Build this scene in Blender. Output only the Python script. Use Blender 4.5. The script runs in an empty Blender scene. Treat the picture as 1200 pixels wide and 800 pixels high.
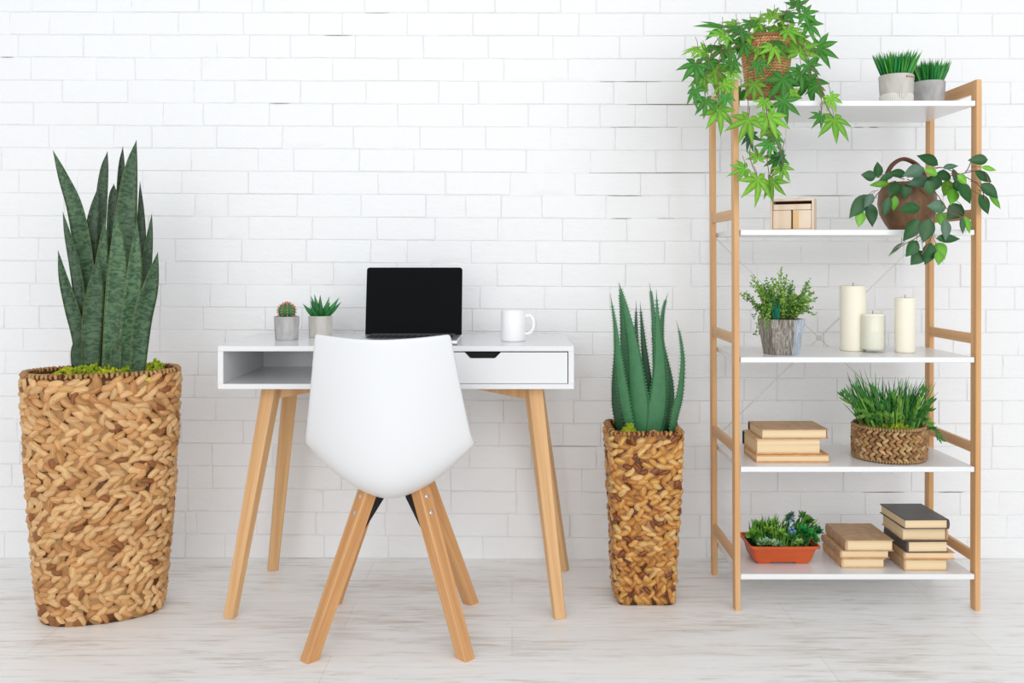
import bpy, bmesh, math, random
from mathutils import Vector, Matrix, Euler, noise

# ------------------------------------------------------------------ camera
F = 1104.0; HZ = 303.0; CH = 1.04
sc = bpy.context.scene
COL = sc.collection
cam_d = bpy.data.cameras.new('camera'); cam = bpy.data.objects.new('camera', cam_d); COL.objects.link(cam)
cam.location = (0, 0, CH); cam.rotation_euler = (math.pi/2, 0, 0)
cam_d.sensor_width = 36; cam_d.lens = F/1200*36; cam_d.shift_y = -(400-HZ)/1200
cam_d.clip_start = .05; cam_d.clip_end = 60
sc.camera = cam
sc.view_settings.view_transform = 'Standard'; sc.view_settings.look = 'None'
sc.view_settings.gamma = 1; sc.view_settings.use_curve_mapping = False
sc.view_settings.exposure = -0.05
sc.render.film_transparent = False

# ------------------------------------------------------------------ world + lights
w = bpy.data.worlds.new('soft_daylight'); sc.world = w; w.use_nodes = True
bg = w.node_tree.nodes['Background']
bg.inputs[0].default_value = (.93, .965, 1.0, 1); bg.inputs[1].default_value = .74
def area(name, loc, target, size, power, color=(1,1,1), sy=None):
    d = bpy.data.lights.new(name, 'AREA'); d.energy = power; d.color = color
    d.shape = 'RECTANGLE'; d.size = size; d.size_y = sy or size
    o = bpy.data.objects.new(name, d); COL.objects.link(o); o.location = loc
    o.rotation_euler = (Vector(target)-Vector(loc)).to_track_quat('-Z', 'Y').to_euler()
    return o
area('window_light', (1.0, -2.8, 2.2), (0.1, 2.6, -.2), 7.0, 185, (.985, .99, 1), 3.4)
area('left_fill_light', (-1.9, -2.2, 1.5), (-.3, 3.2, .1), 2.8, 26, (.985, .99, 1), 2.4)  # added unseen fill to lift the low wall and floor

rnd = random.Random(7)

# ------------------------------------------------------------------ helpers
def P(px, py, D):
    return Vector(((px-600)*D/F, D, CH-(py-HZ)*D/F))
def lerp(a, b, t): return a+(b-a)*t
def srgb(r, g, b):
    f = lambda c: (c/255/12.92) if c/255 <= .04045 else ((c/255+.055)/1.055)**2.4
    return (f(r), f(g), f(b))
def cr(pts, n):
    """Catmull-Rom resample"""
    pts = [Vector(p) for p in pts]
    if len(pts) == 2: return [pts[0].lerp(pts[1], i/n) for i in range(n+1)]
    ext = [pts[0]*2-pts[1]]+pts+[pts[-1]*2-pts[-2]]
    out = []
    m = len(pts)-1
    for i in range(n+1):
        s = i/n*m; k = min(int(s), m-1); t = s-k
        p0, p1, p2, p3 = ext[k:k+4]
        out.append(.5*((2*p1)+(p2-p0)*t+(2*p0-5*p1+4*p2-p3)*t*t+(3*p1-p0-3*p2+p3)*t**3))
    return out

class MB:
    def __init__(s): s.v=[]; s.f=[]; s.m=[]; s.uv=[]; s.c=[]
    def add(s, vs, fs, mi=0, uv=None, col=(1,1,1), M=None):
        b = len(s.v)
        for i, v in enumerate(vs):
            v = Vector(v)
            s.v.append(M @ v if M is not None else v)
            s.uv.append(uv[i] if uv else (0, 0)); s.c.append(col[i] if isinstance(col,list) else col)
        for f in fs: s.f.append([b+k for k in f]); s.m.append(mi)
    def build(s, name, mats, parent=None, smooth=False, loc=None, angle=None, bevel=None):
        me = bpy.data.meshes.new(name)
        off = parent.location if parent else (Vector(loc) if loc else Vector((0,0,0)))
        me.from_pydata([v-off for v in s.v], [], s.f)
        if not isinstance(mats, (list, tuple)): mats = [mats]
        for m in mats: me.materials.append(m)
        me.polygons.foreach_set('material_index', s.m)
        me.polygons.foreach_set('use_smooth', [bool(smooth)]*len(s.f))
        uvl = me.uv_layers.new(name='UVMap')
        arr = [0.0]*(2*len(me.loops))
        for i, l in enumerate(me.loops):
            arr[2*i], arr[2*i+1] = s.uv[l.vertex_index]
        uvl.data.foreach_set('uv', arr)
        a = me.color_attributes.new('Col', 'FLOAT_COLOR', 'POINT')
        flat = []
        for c in s.c: flat += [c[0], c[1], c[2], 1.0]
        a.data.foreach_set('color', flat)
        me.update()
        if angle: me.set_sharp_from_angle(angle=math.radians(angle))
        o = bpy.data.objects.new(name, me); COL.objects.link(o)
        if parent: o.parent = parent
        elif loc: o.location = loc
        return o
def fixn(o):
    bm = bmesh.new(); bm.from_mesh(o.data); bmesh.ops.recalc_face_normals(bm, faces=bm.faces)
    bm.to_mesh(o.data); bm.free(); return o
def tag(o, label=None, cat=None, group=None, kind=None):
    if label: o['label'] = label
    if cat: o['category'] = cat
    if group: o['group'] = group
    if kind: o['kind'] = kind
    return o
def empty(name, loc, label, cat, group=None):
    o = bpy.data.objects.new(name, None); COL.objects.link(o); o.location = loc
    o.empty_display_size = .05
    return tag(o, label, cat, group)

def box(mb, x0, x1, y0, y1, z0, z1, bev=.001, mi=0, col=(1,1,1), M=None, seg=1):
    bm = bmesh.new(); bmesh.ops.create_cube(bm, size=1)
    for v in bm.verts:
        v.co = Vector((lerp(x0,x1,v.co.x+.5), lerp(y0,y1,v.co.y+.5), lerp(z0,z1,v.co.z+.5)))
    if bev > 0: bmesh.ops.bevel(bm, geom=list(bm.edges), offset=bev, segments=seg, affect='EDGES', profile=.5)
    bm.verts.index_update()
    mb.add([v.co.copy() for v in bm.verts], [[v.index for v in f.verts] for f in bm.faces], mi, None, col, M)
    bm.free()
def frame_along(pts):
    T = []
    for i in range(len(pts)):
        a = pts[max(0,i-1)]; b = pts[min(len(pts)-1,i+1)]
        T.append((b-a).normalized() if (b-a).length > 1e-9 else Vector((0,0,1)))
    up = Vector((0,0,1)) if abs(T[0].z) < .9 else Vector((1,0,0))
    N = (up-T[0]*up.dot(T[0])).normalized(); Ns=[N]
    for i in range(1, len(pts)):
        N = Ns[-1]-T[i]*Ns[-1].dot(T[i]); Ns.append(N.normalized())
    return T, Ns
def tube(mb, pts, r, n=6, mi=0, col=(1,1,1), caps=True, closed=False):
    pts = [Vector(p) for p in pts]; T, Ns = frame_along(pts); vs=[]; fs=[]
    for i, p in enumerate(pts):
        rr = r[i] if isinstance(r, (list,tuple)) else r
        B = T[i].cross(Ns[i])
        for k in range(n):
            a = 2*math.pi*k/n; vs.append(p+(Ns[i]*math.cos(a)+B*math.sin(a))*rr)
    L = len(pts)
    for i in range(L-1):
        for k in range(n): fs.append([i*n+k, i*n+(k+1)%n, (i+1)*n+(k+1)%n, (i+1)*n+k])
    if caps and not closed: fs.append([k for k in range(n)][::-1]); fs.append([(L-1)*n+k for k in range(n)])
    mb.add(vs, fs, mi, None, col)
def lathe(mb, prof, c, n=40, mi=0, col=(1,1,1), shape=None, cap0=False, cap1=False):
    vs=[]; fs=[]; c=Vector(c)
    for j,(r,z) in enumerate(prof):
        for k in range(n):
            a=2*math.pi*k/n; q = shape(a) if shape else 1.0
            vs.append(c+Vector((r*q*math.cos(a), r*q*math.sin(a), z)))
    for j in range(len(prof)-1):
        for k in range(n): fs.append([j*n+k, j*n+(k+1)%n, (j+1)*n+(k+1)%n, (j+1)*n+k])
    if cap0: fs.append([k for k in range(n)][::-1])
    if cap1: fs.append([(len(prof)-1)*n+k for k in range(n)])
    uv=[(k/n*6.28*prof[0][0], prof[j][1]) for j in range(len(prof)) for k in range(n)]
    mb.add(vs, fs, mi, uv, col)
def beam(name, p0, p1, w, d, mat, parent, xhint=(1,0,0), ch=.002, flat0=None, flat1=None, mid=None):
    """bar from p0 to p1; w/d = (start,end) section; ends may be cut on a horizontal plane"""
    p0=Vector(p0); p1=Vector(p1); L=(p1-p0).length; Z=(p1-p0).normalized()
    X=Vector(xhint); X=(X-Z*X.dot(Z)).normalized(); Y=Z.cross(X)
    w = w if isinstance(w,(tuple,list)) else (w,w); d = d if isinstance(d,(tuple,list)) else (d,d)
    stations=[0,.02,.5,.98,1] if True else [0,1]
    vs=[]; fs=[]
    for si,t in enumerate(stations):
        hw=lerp(w[0],w[1],t)/2; hd=lerp(d[0],d[1],t)/2; c=ch
        sh = c if si in (0,4) else 0
        prof=[(-hw+c,-hd),(hw-c,-hd),(hw,-hd+c),(hw,hd-c),(hw-c,hd),(-hw+c,hd),(-hw,hd-c),(-hw,-hd+c)]
        for (x,y) in prof:
            z=t*L
            if sh: x*= 1-sh/hw*.5; y*=1-sh/hd*.5
            if t==1: z=L
            wp=p0+X*x+Y*y+Z*z
            if flat0 is not None and t<.1:
                tgt=flat0+(0 if t==0 else .002); z+=(tgt-wp.z)/Z.z
            if flat1 is not None and t>.9:
                tgt=flat1-(0 if t==1 else .002); z+=(tgt-wp.z)/Z.z
            vs.append(Vector((x,y,z)))
    n=8
    for j in range(len(stations)-1):
        for k in range(n): fs.append([j*n+k, j*n+(k+1)%n, (j+1)*n+(k+1)%n, (j+1)*n+k])
    fs.append(list(range(n))[::-1]); fs.append([(len(stations)-1)*n+k for k in range(n)])
    me=bpy.data.meshes.new(name); me.from_pydata(vs,[],fs); me.materials.append(mat); me.update()
    o=bpy.data.objects.new(name,me); COL.objects.link(o)
    R=Matrix((X,Y,Z)).transposed().to_quaternion()
    o.rotation_mode='QUATERNION'; o.rotation_quaternion=R
    if parent: o.parent=parent; o.location=p0-parent.location
    else: o.location=p0
    return o

# ------------------------------------------------------------------ materials
def mk(name):
    m=bpy.data.materials.new(name); m.use_nodes=True; nt=m.node_tree
    return m, nt, nt.nodes['Principled BSDF']
def N(nt, t, **kw):
    n=nt.nodes.new(t)
    for k,v in kw.items():
        if k.startswith('_'): setattr(n,k[1:],v)
    return n
def plain(name, col, rough=.5, spec=.5, metal=0, bump=None, coat=0):
    m,nt,b=mk(name); b.inputs['Base Color'].default_value=(*col,1); b.inputs['Roughness'].default_value=rough
    b.inputs['Specular IOR Level'].default_value=spec; b.inputs['Metallic'].default_value=metal
    b.inputs['Coat Weight'].default_value=coat
    if bump:
        sc_,st,ds=bump; tc=N(nt,'ShaderNodeTexCoord'); no=N(nt,'ShaderNodeTexNoise'); no.inputs['Scale'].default_value=sc_; no.inputs['Detail'].default_value=6
        nt.links.new(tc.outputs['Object'],no.inputs['Vector']); bp=N(nt,'ShaderNodeBump'); bp.inputs['Strength'].default_value=st; bp.inputs['Distance'].default_value=ds
        nt.links.new(no.outputs['Fac'],bp.inputs['Height']); nt.links.new(bp.outputs['Normal'],b.inputs['Normal'])
    return m
def noise_col(name, stops, scale=(5,5,5), detail=5, dist=0, rough=.5, spec=.4, bump=(.2,.002), coord='Object', coat=0, nscale=1, usecol=False):
    m,nt,b=mk(name); tc=N(nt,'ShaderNodeTexCoord'); mp=N(nt,'ShaderNodeMapping'); mp.inputs['Scale'].default_value=scale
    no=N(nt,'ShaderNodeTexNoise'); no.inputs['Scale'].default_value=nscale; no.inputs['Detail'].default_value=detail; no.inputs['Distortion'].default_value=dist
    rp=N(nt,'ShaderNodeValToRGB'); L=nt.links
    L.new(tc.outputs[coord],mp.inputs['Vector']); L.new(mp.outputs[0],no.inputs['Vector']); L.new(no.outputs['Fac'],rp.inputs['Fac'])
    cr_=rp.color_ramp
    while len(cr_.elements)<len(stops): cr_.elements.new(.5)
    for e,(p,c) in zip(cr_.elements,stops): e.position=p; e.color=(*c,1)
    out=rp.outputs['Color']
    if usecol:
        at=N(nt,'ShaderNodeAttribute'); at.attribute_name='Col'
        mx=N(nt,'ShaderNodeMix'); mx.data_type='RGBA'; mx.blend_type='MULTIPLY'; mx.inputs['Factor'].default_value=1
        L.new(out,mx.inputs['A']); L.new(at.outputs['Color'],mx.inputs['B']); out=mx.outputs['Result']
    L.new(out,b.inputs['Base Color'])
    b.inputs['Roughness'].default_value=rough; b.inputs['Specular IOR Level'].default_value=spec; b.inputs['Coat Weight'].default_value=coat
    if bump:
        bp=N(nt,'ShaderNodeBump'); bp.inputs['Strength'].default_value=bump[0]; bp.inputs['Distance'].default_value=bump[1]
        L.new(no.outputs['Fac'],bp.inputs['Height']); L.new(bp.outputs['Normal'],b.inputs['Normal'])
    return m

M_white = plain('white_lacquer', (.76,.76,.765), .16, .5)
M_shelf = plain('white_shelf_board', (.82,.82,.82), .25, .5)
M_shell = plain('white_chair_plastic', (.76,.765,.775), .35, .5)
M_mug = plain('white_ceramic', (.9,.9,.9), .12, .5)
M_black = plain('black_plastic', (.012,.012,.013), .35, .4)
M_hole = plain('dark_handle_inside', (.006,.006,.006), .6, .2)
M_scr = plain('black_screen_glass', (.0055,.006,.007), .5, .03)
M_alu = plain('brushed_aluminium', (.62,.63,.65), .3, .5, .9)
M_lid = plain('dark_grey_aluminium', (.2,.2,.21), .35, .5, .6)
M_key = plain('black_keys', (.02,.02,.022), .4, .4)
M_steel = plain('steel_bolt', (.7,.7,.7), .22, .5, 1)
M_wire = plain('pale_metal_rod', (.62,.6,.58), .35, .5, .4)
M_wax = plain('ivory_wax', (.93,.875,.73), .5, .3)
M_wax.node_tree.nodes['Principled BSDF'].inputs['Subsurface Weight'].default_value=.25
M_wax.node_tree.nodes['Principled BSDF'].inputs['Subsurface Radius'].default_value=(.03,.02,.01)
M_wick = plain('burnt_wick', (.03,.02,.015), .8)
M_soil = plain('dark_soil', (.03,.022,.015), .95, .1, bump=(120,.8,.01))
M_oak = noise_col('oak_wood', [(.3,srgb(190,134,84)),(.55,srgb(210,158,106)),(.75,srgb(222,174,124))], (26,26,1.6), 6, 1.2, .42, .35, (.12,.001))
M_oakd = noise_col('oak_wood_desk', [(.3,srgb(204,156,106)),(.55,srgb(222,178,128)),(.75,srgb(232,196,150))], (26,26,1.6), 6, 1.2, .42, .35, (.12,.001))
M_bam = noise_col('bamboo_wood', [(.3,srgb(198,146,92)),(.5,srgb(215,167,115)),(.72,srgb(227,185,139))], (30,30,1.3), 6, .6, .4, .35, (.1,.001))
M_crate = noise_col('pale_bare_wood', [(.3,srgb(216,190,164)),(.6,srgb(232,212,190))], (18,18,3), 5, .8, .6, .2, (.1,.001))
M_crate2 = plain('honey_wood_patch', srgb(222,186,134), .6, .2)
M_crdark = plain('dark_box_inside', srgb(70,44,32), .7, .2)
M_conc = noise_col('grey_concrete', [(.3,srgb(160,158,157)),(.5,srgb(178,176,175)),(.7,srgb(194,192,190))], (28,28,18), 8, .8, .75, .25, (.25,.002))
M_concw = noise_col('beige_concrete', [(.3,srgb(184,180,172)),(.7,srgb(206,202,194))], (30,30,18), 8, .5, .8, .2, (.3,.002))
M_concl = plain('pale_ribbed_plaster', srgb(222,219,212), .8, .2)
M_rust = plain('rusty_stain', srgb(170,120,90), .8, .2)
M_terra = noise_col('terracotta_plastic', [(.3,srgb(194,84,40)),(.7,srgb(214,100,52))], (8,8,30), 4, .4, .38, .4, (.05,.001))
M_bucket = noise_col('weathered_grey_wood', [(.28,srgb(74,66,58)),(.44,srgb(122,113,102)),(.56,srgb(150,144,136)),(.72,srgb(190,192,194))], (120,120,13), 8, 1.6, .6, .3, (.6,.004))
M_bucketb = noise_col('pale_blue_facet_wood', [(.28,srgb(120,112,108)),(.44,srgb(160,168,178)),(.6,srgb(190,202,216)),(.8,srgb(216,224,232))], (110,110,16), 8, 1.6, .6, .3, (.6,.004))  # paler, bluer tone of the pot wood, used on one facet
M_round = noise_col('round_brown_basket', [(.25,srgb(84,56,38)),(.5,srgb(128,94,66)),(.75,srgb(160,124,92))], (14,14,5), 6, 1.0, .5, .35, (.3,.003))
M_handle = plain('dark_cane', srgb(98,58,42), .45, .4)
M_page = noise_col('aged_pages', [(.3,srgb(222,194,152)),(.7,srgb(242,220,182))], (2,2,260), 3, 0, .85, .1, (.3,.0008))
def cover(name, r,g,b, rough=.6): return noise_col(name, [(.3,srgb(r*.92,g*.92,b*.92)),(.7,srgb(min(r*1.05,255),min(g*1.05,255),min(b*1.05,255)))], (40,40,40), 5, 0, rough, .3, (.1,.0006))
M_tan = cover('tan_book_cover', 192,156,120); M_kraft = cover('kraft_book_cover', 214,174,128)
M_dark = cover('charcoal_book_cover', 84,80,80,.42); M_bdark = cover('dark_brown_spine', 62,46,40,.5)
M_orange = cover('orange_book_cover', 216,158,104)
M_red = plain('red_endband', srgb(160,50,30), .7)
M_strand = noise_col('woven_hyacinth', [(.34,(.70,.62,.52)),(.62,(1,1,1))], (.35,4.5,1), 4, .3, .5, .3, (.3,.001), coord='UV', usecol=True)
M_strandg = noise_col('varnished_hyacinth', [(.34,(.62,.5,.38)),(.62,(1,1,1))], (.35,4.5,1), 4, .3, .3, .5, (.3,.001), coord='UV', usecol=True)
M_wdark = plain('basket_gap_shade', srgb(88,58,34), .8, .1)  # dark core colour puts shade into the gaps between strands
M_glass,_nt,_b = mk('clear_glass'); _nt.nodes.remove(_b)
_g=N(_nt,'ShaderNodeBsdfGlossy'); _g.inputs['Roughness'].default_value=.03; _t=N(_nt,'ShaderNodeBsdfTransparent'); _t.inputs[0].default_value=(.97,.98,.98,1)
_f=N(_nt,'ShaderNodeFresnel'); _f.inputs[0].default_value=1.4; _m=N(_nt,'ShaderNodeMixShader')
_ge=N(_nt,'ShaderNodeNewGeometry'); _iv=N(_nt,'ShaderNodeMath',_operation='SUBTRACT'); _iv.inputs[0].default_value=1; _nt.links.new(_ge.outputs['Backfacing'],_iv.inputs[1]); _mu=N(_nt,'ShaderNodeMath',_operation='MULTIPLY'); _nt.links.new(_f.outputs[0],_mu.inputs[0]); _nt.links.new(_iv.outputs[0],_mu.inputs[1]); _nt.links.new(_mu.outputs[0],_m.inputs[0]); _nt.links.new(_t.outputs[0],_m.inputs[1]); _nt.links.new(_g.outputs[0],_m.inputs[2]); _nt.links.new(_m.outputs[0],_nt.nodes['Material Output'].inputs[0])

def leafmat(name, rough=.4, spec=.4, trans=.0):
    m,nt,b=mk(name); L=nt.links
    at=N(nt,'ShaderNodeAttribute'); at.attribute_name='Col'
    tc=N(nt,'ShaderNodeTexCoord'); no=N(nt,'ShaderNodeTexNoise'); no.inputs['Scale'].default_value=60; no.inputs['Detail'].default_value=3
    L.new(tc.outputs['Object'],no.inputs['Vector'])
    mr=N(nt,'ShaderNodeMapRange'); mr.inputs['To Min'].default_value=.75; mr.inputs['To Max'].default_value=1.2
    L.new(no.outputs['Fac'],mr.inputs['Value'])
    mx=N(nt,'ShaderNodeMix'); mx.data_type='RGBA'; mx.blend_type='MULTIPLY'; mx.inputs['Factor'].default_value=1
    cb=N(nt,'ShaderNodeCombineColor')
    for i in range(3): L.new(mr.outputs[0],cb.inputs[i])
    L.new(at.outputs['Color'],mx.inputs['A']); L.new(cb.outputs[0],mx.inputs['B'])
    L.new(mx.outputs['Result'],b.inputs['Base Color'])
    b.inputs['Roughness'].default_value=rough; b.inputs['Specular IOR Level'].default_value=spec
    b.inputs['Subsurface Weight'].default_value=trans
    return m
M_leaf = leafmat('leaf_green', .3, .32)
M_leafm = leafmat('matte_leaf_green', .5, .2)
M_grass = leafmat('plastic_grass', .35, .4)
M_aloe = leafmat('aloe_skin', .42, .4)
M_moss = leafmat('moss_green', .9, .1)
M_stem = plain('brown_stem', srgb(120,84,62), .6)
M_stemg = plain('green_stem', srgb(96,110,52), .6)
M_cact = plain('cactus_green', srgb(52,112,60), .5); M_cactp=plain('cactus_pink_tips', srgb(222,150,120), .6)

# snake plant skin : wavy dark bands across the blade, yellowish margin (surface pattern, uv based)
M_snake,nt,b = mk('snake_plant_skin'); L=nt.links
uv=N(nt,'ShaderNodeUVMap'); uv.uv_map='UVMap'
mp=N(nt,'ShaderNodeMapping'); mp.inputs['Scale'].default_value=(2.2,85,1); L.new(uv.outputs[0],mp.inputs['Vector'])
no=N(nt,'ShaderNodeTexNoise'); no.inputs['Scale'].default_value=1; no.inputs['Detail'].default_value=3; no.inputs['Distortion'].default_value=1.2
L.new(mp.outputs[0],no.inputs['Vector'])
rp=N(nt,'ShaderNodeValToRGB'); e=rp.color_ramp.elements
e[0].position=.40; e[0].color=(*srgb(50,78,58),1); e[1].position=.60; e[1].color=(*srgb(86,116,88),1)
L.new(no.outputs['Fac'],rp.inputs['Fac'])
at=N(nt,'ShaderNodeAttribute'); at.attribute_name='Col'
mx=N(nt,'ShaderNodeMix'); mx.data_type='RGBA'; mx.blend_type='MULTIPLY'; mx.inputs['Factor'].default_value=1
L.new(rp.outputs[0],mx.inputs['A']); L.new(at.outputs['Color'],mx.inputs['B'])
sp=N(nt,'ShaderNodeSeparateXYZ'); L.new(uv.outputs[0],sp.inputs[0])
m1=N(nt,'ShaderNodeMath',_operation='SUBTRACT'); m1.inputs[1].default_value=.5; L.new(sp.outputs[0],m1.inputs[0])
m2=N(nt,'ShaderNodeMath',_operation='ABSOLUTE'); L.new(m1.outputs[0],m2.inputs[0])
m3=N(nt,'ShaderNodeMath',_operation='GREATER_THAN'); m3.inputs[1].default_value=.475; L.new(m2.outputs[0],m3.inputs[0])
mx2=N(nt,'ShaderNodeMix'); mx2.data_type='RGBA'; L.new(m3.outputs[0],mx2.inputs['Factor']); L.new(mx.outputs['Result'],mx2.inputs['A']); mx2.inputs['B'].default_value=(*srgb(128,136,72),1)
L.new(mx2.outputs['Result'],b.inputs['Base Color']); b.inputs['Roughness'].default_value=.42; b.inputs['Specular IOR Level'].default_value=.28

# wall paint
M_brick,nt,b=mk('white_painted_brick'); L=nt.links
tc=N(nt,'ShaderNodeTexCoord')
n1=N(nt,'ShaderNodeTexNoise'); n1.inputs['Scale'].default_value=26; n1.inputs['Detail'].default_value=8; n1.inputs['Roughness'].default_value=.62
mpb=N(nt,'ShaderNodeMapping'); mpb.inputs['Scale'].default_value=(.55,1,1.4); L.new(tc.outputs['Object'],mpb.inputs['Vector'])
n2=N(nt,'ShaderNodeTexVoronoi'); n2.feature='DISTANCE_TO_EDGE'; n2.inputs['Scale'].default_value=5.5; n2.inputs['Randomness'].default_value=1
nd=N(nt,'ShaderNodeTexNoise'); nd.inputs['Scale'].default_value=5; nd.inputs['Detail'].default_value=4
L.new(tc.outputs['Object'],nd.inputs['Vector'])
mxv=N(nt,'ShaderNodeMix'); mxv.data_type='VECTOR'; mxv.inputs['Factor'].default_value=.3
L.new(tc.outputs['Object'],mxv.inputs['A']); L.new(nd.outputs['Color'],mxv.inputs['B']); L.new(mxv.outputs['Result'],n2.inputs['Vector'])
L.new(mpb.outputs[0],n1.inputs['Vector'])
cl=N(nt,'ShaderNodeMapRange'); cl.inputs['From Max'].default_value=.02; cl.inputs['To Min'].default_value=0.86; cl.inputs['To Max'].default_value=1; L.new(n2.outputs['Distance'],cl.inputs['Value'])
gate=N(nt,'ShaderNodeMath',_operation='MULTIPLY'); L.new(n1.outputs['Fac'],gate.inputs[0]); L.new(cl.outputs[0],gate.inputs[1])
bp=N(nt,'ShaderNodeBump'); bp.inputs['Strength'].default_value=.75; bp.inputs['Distance'].default_value=.0045
L.new(gate.outputs[0],bp.inputs['Height']); L.new(bp.outputs['Normal'],b.inputs['Normal'])
b.inputs['Base Color'].default_value=(.885,.886,.89,1); b.inputs['Roughness'].default_value=.5; b.inputs['Specular IOR Level'].default_value=.3
M_mortar = plain('painted_mortar', (.80,.80,.80), .8, .2, bump=(60,.5,.003))
M_crack = plain('open_joint', srgb(120,105,92), .9, .1)

# whitewashed floor
M_floor,nt,b=mk('whitewashed_laminate'); L=nt.links
tc=N(nt,'ShaderNodeTexCoord')
mp1=N(nt,'ShaderNodeMapping'); mp1.inputs['Scale'].default_value=(3.6,36,1); L.new(tc.outputs['Object'],mp1.inputs['Vector'])
n1=N(nt,'ShaderNodeTexNoise'); n1.inputs['Scale'].default_value=1.5; n1.inputs['Detail'].default_value=9; n1.inputs['Roughness'].default_value=.72; n1.inputs['Distortion'].default_value=.5; L.new(mp1.outputs[0],n1.inputs['Vector'])
mp2=N(nt,'ShaderNodeMapping'); mp2.inputs['Scale'].default_value=(1.3,5,1); L.new(tc.outputs['Object'],mp2.inputs['Vector'])
n2=N(nt,'ShaderNodeTexNoise'); n2.inputs['Scale'].default_value=1.3; n2.inputs['Detail'].default_value=3; L.new(mp2.outputs[0],n2.inputs['Vector'])
ad=N(nt,'ShaderNodeMath',_operation='MULTIPLY_ADD'); ad.inputs[1].default_value=.42; L.new(n2.outputs['Fac'],ad.inputs[0]); L.new(n1.outputs['Fac'],ad.inputs[2])
rp=N(nt,'ShaderNodeValToRGB'); L.new(ad.outputs[0],rp.inputs['Fac'])
cr_=rp.color_ramp; cr_.elements.new(.5); cr_.elements.new(.5)
for e,(p,c) in zip(cr_.elements,[(.50,srgb(206,197,188)),(.60,srgb(230,225,220)),(.70,srgb(246,245,243)),(.9,srgb(250,250,249))]): e.position=p; e.color=(*c,1)
bk=N(nt,'ShaderNodeTexBrick'); bk.inputs['Scale'].default_value=1; bk.inputs['Brick Width'].default_value=1.28; bk.inputs['Row Height'].default_value=.19
bk.inputs['Mortar Size'].default_value=.0015; bk.inputs['Color1'].default_value=(1,1,1,1); bk.inputs['Color2'].default_value=(.96,.955,.95,1); bk.inputs['Mortar'].default_value=(.86,.84,.82,1); bk.offset=.37
L.new(tc.outputs['Object'],bk.inputs['Vector'])
mx=N(nt,'ShaderNodeMix'); mx.data_type='RGBA'; mx.blend_type='MULTIPLY'; mx.inputs['Factor'].default_value=1
L.new(rp.outputs[0],mx.inputs['A']); L.new(bk.outputs['Color'],mx.inputs['B']); L.new(mx.outputs['Result'],b.inputs['Base Color'])
b.inputs['Roughness'].default_value=.38; b.inputs['Specular IOR Level'].default_value=.35
bp=N(nt,'ShaderNodeBump'); bp.inputs['Strength'].default_value=.15; bp.inputs['Distance'].default_value=.001; L.new(n1.outputs['Fac'],bp.inputs['Height']); L.new(bp.outputs['Normal'],b.inputs['Normal'])

# ------------------------------------------------------------------ room
WY = 3.271
mb=MB(); box(mb,-3.6,3.6,-2.6,WY+.12,-.06,0,0)
tag(mb.build('floor',M_floor), kind='structure')

JO = {0:[37,113,154,233,295,309,427,502,580,657,699,774,850,925,1005,1051,1127],
1:[57,133,209,285,362,401,477,554,631,678,754,832,890,967,1045,1123,1163],
2:[21,98,176,254,292,340,416,496,572,648,726,803,880,955,1032,1108,1183],
3:[36,112,158,236,312,389,467,543,590,666,745,822,900,1009,1070,1128],
4:[73,150,227,275,352,429,514,561,637,719,758,835,912,985,1062,1140,1184],
5:[39,115,191,238,315,390,466,542,619,665,703,745,782,858,930,1003,1080,1155],
6:[57,133,178,254,331,414,492,569,645,721,799,845,921,998,1073,1119,1160],
7:[2,77,150,224,302,344,421,485,541,617,692,769,844,920,958,1034,1110,1186],
8:[22,90,167,213,291,367,443,522,598,674,751,827,905,981,1058,1135],
9:[75,152,228,267,348,423,499,546,587,635,710,784,860,935,984,1060,1105,1182],
10:[22,98,174,248,291,366,442,510,584,659,735,810,853,895,973,1040,1080,1155],
11:[45,121,205,283,359,434,477,552,628,703,779,820,882,939,1017,1059,1105,1180],
12:[42,118,194,267,342,391,465,506,582,658,733,810,887,971,1049,1125,1167],
13:[35,110,188,246,288,364,440,515,562,638,715,788,865,948,984,1025,1070,1112,1189],
14:[5,46,120,187,238,311,354,430,510,553,628,676,752,825,880,958,1033,1080,1155],
15:[27,103,187,264,340,416,490,560,600,695,750,797,872,965,1041,1117,1193],
16:[6,82,157,232,308,384,460,530,600,645,720,795,850,911,943,1020,1100,1175],
17:[33,110,160,228,300,376,452,525,600,680,755,797,872,911,981,1057,1133],
18:[30,105,180,253,330,406,480,550,590,672,750,820,870,940,1020,1100,1175],
19:[20,96,150,212,285,360,436,512,585,660,704,780,855,900,975,1045,1120,1163],
20:[24,98,172,248,320,395,470,550,623,699,740,815,890,960,1005,1090,1162],
21:[60,135,220,249,323,400,475,528,604,682,758,835,911,988,1068,1145],
22:[36,110,150,220,300,378,453,528,605,682,759,836,880,938,1014,1090,1125],
23:[60,130,170,217,230,300,370,411,451,522,595,668,744,820,900,985,1060,1105,1180],
24:[5,80,140,217,263,320,380,455,530,566,640,715,790,828,903,980,1057,1134]}
def rowy(n,x): s=max(0,min(1,x/700)); return 14+1.5*s+(n-1)*(26.48+.24*s)
def wallpt(px,py,y): return Vector(((px-600)*WY/F, y, CH-(py-HZ)*WY/F))
mb=MB()
zb = -.0; 
mb.add([(-3.6,WY+.0028,0),(3.6,WY+.0028,0),(3.6,WY+.0028,2.7),(-3.6,WY+.0028,2.7),(-3.6,WY+.12,0),(3.6,WY+.12,0),(3.6,WY+.12,2.7),(-3.6,WY+.12,2.7)],
       [[0,1,2,3],[5,4,7,6],[1,5,6,2],[4,0,3,7],[3,2,6,7],[0,4,5,1]],1)
PXM=WY/F
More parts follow.
